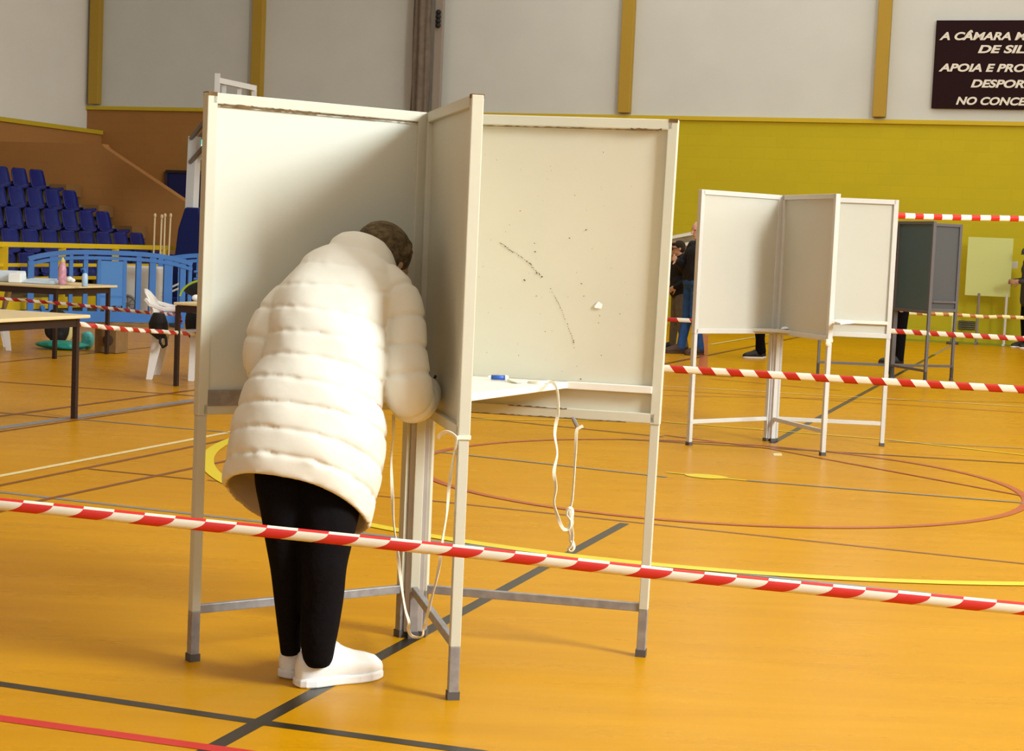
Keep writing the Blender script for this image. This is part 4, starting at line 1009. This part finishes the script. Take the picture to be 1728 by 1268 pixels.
figure('person in black trousers standing behind the dark voting booth', g4+Vector((.02, .15, 0)), math.radians(190),
       dict(anl=(.0, .07, .09), anr=(-.0, -.07, .09), knl=(.0, .075, .5), knr=(.0, -.075, .5)), 'grey_coat', 'black_cloth', 'black_shoe', 'brown_shoe', 'short', 'hair_dark', scale=.92)
g5 = gp(1728, 588)
figure('person in a flat grey cap and dark coat reading at the right edge', g5+Vector((.05, 0, 0)), math.radians(195),
       dict(ell=(-.02, .24, 1.12), wrl=(.28, .12, 1.10), elr=(-.02, -.24, 1.12), wrr=(.28, -.1, 1.10), head=(.07, 0, 1.58)), 'grey_coat', 'black_cloth', 'black_shoe', 'sneaker_sole', 'short', 'hair_dark', skin='skin_tan', scale=.98, cap='dark_grey_cap', coat_len=.16, look=(1, 0, -.6))
q = at(1708, 447, 28.2); r = MB(); r.box(q, (.18, .02, .12)); tag(r.build('paper_sheet', Mt['board_frame']), 'pale sheet held by the person in the flat cap', 'paper')

# ---- the voter in the cream quilted coat
def Pz(u, v, Y): return at(u, v, Y)
JY = {}
hipc = Pz(545, 690, 5.03); chest = Pz(575, 520, 5.20); neck = Pz(612, 448, 5.30); headc = Pz(645, 443, 5.40)
ear_f = (Vector((.38, .62, -.60))).normalized()
b = MB(); F_, L_, U_ = head_geo(b, headc, .098, ear_f, Vector((.25, .45, .9)))
b.capsule(neck-Vector((.02, .08, .05)), headc-U_*.03-F_*.02, .052, .05)
ax = (chest-hipc).normalized()
b.capsule(hipc+Vector((.06, 0, 0)), hipc-Vector((.06, 0, 0)), .115, .115); b.capsule(hipc, chest, .11, .115); b.capsule(chest+Vector((.07, 0, 0)), chest-Vector((.07, 0, 0)), .10, .10); b.capsule(chest, neck, .10, .055)
shl, ell, wrl = Pz(505, 515, 5.20), Pz(440, 600, 5.12), Pz(520, 640, 5.36)
shr, elr, wrr = Pz(668, 510, 5.17), Pz(690, 664, 5.13), Pz(722, 655, 5.34)
for s_, sh, el, wr in ((1, shl, ell, wrl), (-1, shr, elr, wrr)):
    b.capsule(chest+Vector((0, 0, .03)), sh, .065, .042); b.capsule(sh, el, .042, .036); b.capsule(el, wr, .036, .024)
    d = (wr-el).normalized(); hand_geo(b, wr, d, Vector((0, 0, 1)), -s_, .95, .55)
kL, kR = Pz(484, 930, 4.97), Pz(545, 945, 4.92)
aL, aR = Pz(491, 1092, 5.10), Pz(538, 1108, 5.04)
for hp_, kn_, an_ in ((hipc+Vector((-.08, 0, -.03)), kL, aL), (hipc+Vector((.08, -.02, -.03)), kR, aR)):
    b.capsule(hp_, kn_, .078, .052); b.capsule(kn_, an_, .05, .034); b.capsule(an_, an_+Vector((.02, .07, -.04)), .030, .024)
voter = from_mesh('person', remesh(b, .0055, 3, .4), Mt['skin']); tag(voter, 'person in cream quilted coat and white sneakers bending over a shelf', 'person')
# hair
h_ = MB(); R = .098
h_.ellipsoid(headc-F_*R*.22+U_*R*.34, (R*1.04, R*.93, R*.90), F_, L_, U_); h_.ellipsoid(headc-F_*R*.45-U_*R*.15, (R*.75, R*.90, R*.9), F_, L_, U_)
random.seed(3)
for i in range(26):
    a = random.uniform(0, 2*PI); d = (U_*random.uniform(.0, 1)-F_*random.uniform(-.2, .9)+L_*math.cos(a)*1.1).normalized(); h_.ellipsoid(headc-F_*R*.2+U_*R*.15+d*R*.80, (R*.28, R*.28, R*.28), n=10, m=6)
from_mesh('hair', remesh(h_, .006, 2), Mt['hair_brown'], voter)
e_ = MB()
for s_ in (-1, 1): e_.ellipsoid(headc+F_*R*.82+L_*s_*R*.34+U_*R*.06, (R*.09, R*.13, R*.08), F_, L_, U_, 10, 6)
e_.build('eyes', Mt['eye'], voter, smooth=True)
e_ = MB(); e_.ellipsoid(headc+F_*R*.93-U_*R*.55, (R*.06, R*.22, R*.06), F_, L_, U_, 10, 6); e_.build('lips', Mt['lips'], voter, smooth=True)

# trousers
def leg_rings(rows):
    rs = []
    for (u0, u1, v, Y, dep, vf) in rows:
        a = Pz(u0, v, Y); c_ = Pz(u1, v, Y); m_ = (a+c_)/2; hw = (c_-a).length/2
        rs.append([m_+Vector((hw*math.copysign(abs(math.cos(t))**.85, math.cos(t)), -dep*math.sin(t), (c_.z-a.z)/2*math.cos(t)+(vf*math.sin(t)))) for t in [2*PI*k/28 for k in range(28)]])
    return rs
def smooth_rows(rows, n=4):
    out = []
    for i in range(len(rows)-1):
        p0, p1, p2, p3 = rows[max(i-1, 0)], rows[i], rows[i+1], rows[min(i+2, len(rows)-1)]
        for k in range(n):
            t = k/n; out.append(tuple(.5*((2*b1)+(-b0+b2)*t+(2*b0-5*b1+4*b2-b3)*t*t+(-b0+3*b1-3*b2+b3)*t**3) for b0, b1, b2, b3 in zip(p0, p1, p2, p3)))
    out.append(tuple(rows[-1])); return out
random.seed(12)
def wrinkle(rows, amp):
    out = []
    for i, r_ in enumerate(rows):
        r_ = list(r_); r_[0] += random.uniform(-amp, amp); r_[1] += random.uniform(-amp, amp); out.append(tuple(r_))
    return out
t_ = MB()
t_.rings(leg_rings(smooth_rows([(440, 540, 740, 5.03, .11, 0), (430, 530, 800, 5.01, .11, 0), (440, 522, 860, 4.99, .10, 0), (448, 516, 910, 4.99, .085, 0), (457, 513, 960, 5.0, .078, 0), (463, 511, 1010, 5.02, .07, 0), (469, 509, 1060, 5.04, .062, 0), (472, 508, 1084, 5.05, .056, 0), (474, 507, 1103, 5.05, .05, 0)])))
t_.rings(leg_rings(smooth_rows([(512, 600, 760, 5.02, .10, 0), (505, 612, 820, 5.0, .105, 0), (505, 606, 870, 4.97, .105, 0), (507, 594, 920, 4.95, .09, 0), (509, 585, 960, 4.94, .08, 0), (508, 580, 1010, 4.96, .074, 0), (507, 572, 1060, 4.97, .066, 0), (508, 566, 1090, 4.98, .058, 0), (512, 562, 1112, 4.99, .05, 0), (520, 556, 1124, 5.0, .042, 0)])))
t_.ellipsoid(hipc+Vector((0, 0, -.06)), (.15, .12, .15))
from_mesh('trousers', remesh(t_, .007, 2), Mt['black_cloth'], voter)
# sneakers
hR, tR = gp(497, 1163), gp(619, 1147); angR = math.atan2(tR.y-hR.y, tR.x-hR.x)
oR, fR, lR = shoe(voter, gp(502, 1160), math.radians(36), .285, Mt['sneaker'], Mt['sneaker_sole'], 1, 'sneaker', high=.005)
oL, fL, lL = shoe(voter, gp(481, 1146), math.radians(62), .28, Mt['sneaker'], Mt['sneaker_sole'], 1, 'sneaker', high=.005)
for o_s, ff, ll, hl in ((oR, fR, lR, gp(502, 1160)), (oL, fL, lL, gp(481, 1146))):
    r = MB()
    for k in range(5):
        x = .115+.016*k; z = .121-.0075*k-.002*k*k*.4
        r.tube([hl+ff*x+ll*(.022*a)+Vector((0, 0, z-.010*abs(a)**2)) for a in (-1, -.5, 0, .5, 1)], .0035, 6)
    r.build('laces', Mt['sneaker_sole'], o_s)

# quilted coat: measured seam lines (left, middle, right) with their depths
N = 128
def ring3(Lp, Mp, Rp, Yc, dn, df, zf, sx=.85):
    """dn/df = near and far half depth, zf = height of the far side against the side line"""
    a = Pz(Lp[0], Lp[1], Yc); c_ = Pz(Rp[0], Rp[1], Yc); m_ = Pz(Mp[0], Mp[1], Yc-dn); mid = (a+c_)/2; hw = (c_.x-a.x)/2
    zm = m_.z-(a.z+c_.z)/2; xs = m_.x-mid.x; out = []
    for k in range(N):
        t = 2*PI*k/N; ct, st = math.cos(t), math.sin(t); e = abs(st)
        x = mid.x+hw*math.copysign(abs(ct)**sx, ct); y = Yc-(dn if st > 0 else df)*math.copysign(abs(st)**.9, st)
        z = (a.z+c_.z)/2+(c_.z-a.z)/2*ct+(zm if st > 0 else zf)*e**1.1
        out.append(Vector((x, y, z)))
    return out
def cx(x, y): return (340+x/2.4386, 380+y/2.4386)
coat = [  # L, M, R, Yc, near, far, zfar
    ((566, 420), (605, 412), (652, 452), 5.30, .05, .07, .0),
    ((520, 436), (590, 418), (672, 465), 5.27, .09, .09, -.02),
    (cx(400, 165), cx(590, 165), cx(820, 225), 5.23, .12, .12, -.04),
    (cx(318, 255), cx(560, 250), cx(815, 300), 5.19, .14, .14, -.06),
    (cx(288, 350), cx(520, 352), cx(775, 440), 5.15, .150, .15, -.08),
    (cx(278, 455), cx(500, 447), cx(768, 530), 5.11, .155, .15, -.10),
    (cx(250, 560), cx(480, 543), cx(752, 660), 5.08, .160, .15, -.12),
    (cx(192, 645), cx(460, 640), cx(744, 755), 5.05, .170, .16, -.13),
    (cx(154, 757), cx(440, 742), cx(758, 872), 5.03, .180, .17, -.13),
    (cx(122, 872), cx(430, 850), cx(742, 1010), 5.01, .185, .17, -.13),
    (cx(106, 985), cx(415, 955), cx(712, 1125), 4.99, .180, .17, -.12),
    (cx(97, 1080), cx(400, 1045), cx(686, 1232), 4.98, .170, .17, -.11)]
base_r = [ring3(*q) for q in coat]
full = []; cen = lambda r_: sum(r_, Vector())/len(r_)
puff = [.0, .004, .005, .006, .008, .009, .009, .010, .010, .010, .012]
random.seed(31)
for i in range(len(base_r)-1):
    r0, r1 = base_r[i], base_r[i+1]; p0 = base_r[max(i-1, 0)]; p3 = base_r[min(i+2, len(base_r)-1)]; K = 16
    for k in range(K):
        t = k/K; row = []
        bul = puff[i]*min(1, abs(math.sin(PI*t))/.42)**.6*(.8+.2*math.sin(PI*t)) if puff[i] else 0; nr_ = math.exp(-(min(t, 1-t)/.16)**2) if i else 0
        for j in range(N):
            q = .5*((2*r0[j])+(-p0[j]+r1[j])*t+(2*p0[j]-5*r0[j]+4*r1[j]-p3[j])*t*t+(-p0[j]+3*r0[j]-3*r1[j]+p3[j])*t**3)
            w_ = math.sin(j*.61+i*2.1)*.5+math.sin(j*1.13+i*1.3)*.5; row.append((q, bul+.0022*w_*nr_*(3 if i == 10 else 1)+.003*math.sin(j*.31+i*2.7)*math.sin(PI*t)))
        c_ = cen([x_[0] for x_ in row])
        out = []
        for q, bb in row:
            d = q-c_; d.z = 0; d.normalize(); out.append(q+d*(bb-.006))
        full.append(out)
full.append([q for q in base_r[-1]])
# turn the hem inside and close the coat well above it
hem = base_r[-1]; ch = cen(hem)
inner = []
for dz, sc in ((.004, .95), (.03, .90), (.08, .82), (.12, .7), (.13, .4)):
    inner.append([ch+(q-ch)*sc+Vector((0, 0, dz)) for q in hem])
jb = MB(); jb.rings([[cen(full[0])+(q-cen(full[0]))*.5+Vector((0, 0, .01)) for q in full[0]]]+full+inner)
def sleeve(mb, pts, rads, seams, puffy=.010):
    P = smooth_rows([tuple(p)+(r_,) for p, r_ in zip(pts, rads)], 22); L = [0]
    for a, c_ in zip(P, P[1:]): L.append(L[-1]+(Vector(c_[:3])-Vector(a[:3])).length)
    tot = L[-1]; rr = []
    for p_, l_ in zip(P, L):
        f_ = (l_/tot*seams) % 1; rr.append(p_[3]-.007+puffy*min(1, abs(math.sin(PI*f_))/.45)**.6)
    mb.tube([p_[:3] for p_ in P], rr, 36)
sleeve(jb, [Pz(640, 470, 5.22), Pz(672, 505, 5.18), Pz(684, 545, 5.15), Pz(684, 600, 5.12), Pz(687, 645, 5.10), Pz(692, 672, 5.13), Pz(704, 676, 5.20), Pz(716, 664, 5.29), Pz(721, 656, 5.33)], [.06, .062, .058, .064, .070, .068, .060, .050, .038], 7.4, .012)
sleeve(jb, [Pz(530, 480, 5.22), Pz(487, 508, 5.18), Pz(457, 550, 5.14), Pz(443, 590, 5.12), Pz(444, 620, 5.15), Pz(462, 634, 5.22), Pz(496, 638, 5.30), Pz(520, 640, 5.35)], [.055, .056, .060, .056, .052, .050, .045, .038], 7, .010)
# collar
cr_ = []
for L_2, M_2, R_2, Y_, dn in (((552, 427), (603, 436), (666, 474), 5.265, .094), ((552, 420), (610, 424), (669, 466), 5.28, .098), ((560, 408), (620, 405), (669, 448), 5.31, .084), ((572, 400), (628, 397), (664, 432), 5.33, .08), ((586, 397), (632, 394), (655, 418), 5.345, .065)):
    cr_.append(ring3(L_2, M_2, R_2, Y_, dn, .07, .01, 1.0))
jb.rings(cr_)
coat_me = remesh(jb, .0052, 1, .2)
co = from_mesh('coat', coat_me, Mt['jacket'], voter, 'cream quilted coat')
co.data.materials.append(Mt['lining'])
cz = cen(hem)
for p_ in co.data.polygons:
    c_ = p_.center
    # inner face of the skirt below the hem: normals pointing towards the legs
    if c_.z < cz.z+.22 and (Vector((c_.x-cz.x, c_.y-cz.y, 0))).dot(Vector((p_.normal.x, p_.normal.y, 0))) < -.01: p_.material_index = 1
# pen in the right hand
hd_ = Pz(731, 640, 5.38); r = MB()
pen = thing('pen', 'dark pen held by the person in the cream coat', 'pen', hd_)
r.tube([Pz(724, 655, 5.42), Pz(735, 635, 5.36)], [.003, .0045], 8); r.build('barrel', Mt['pen_dark'], pen, smooth=True)
# folded white ballot on the inner shelf
q = gp(640, 668, .862)
r = MB(); q = Vector((-.36, 5.44, .860)); r.prism([q, q+Vector((.12, .03, 0)), q+Vector((.09, .13, 0)), q+Vector((-.03, .10, 0))], (0, 0, .002)); tag(r.build('ballot_paper', Mt['paper']), 'white ballot paper under the hands of the person in cream', 'paper')
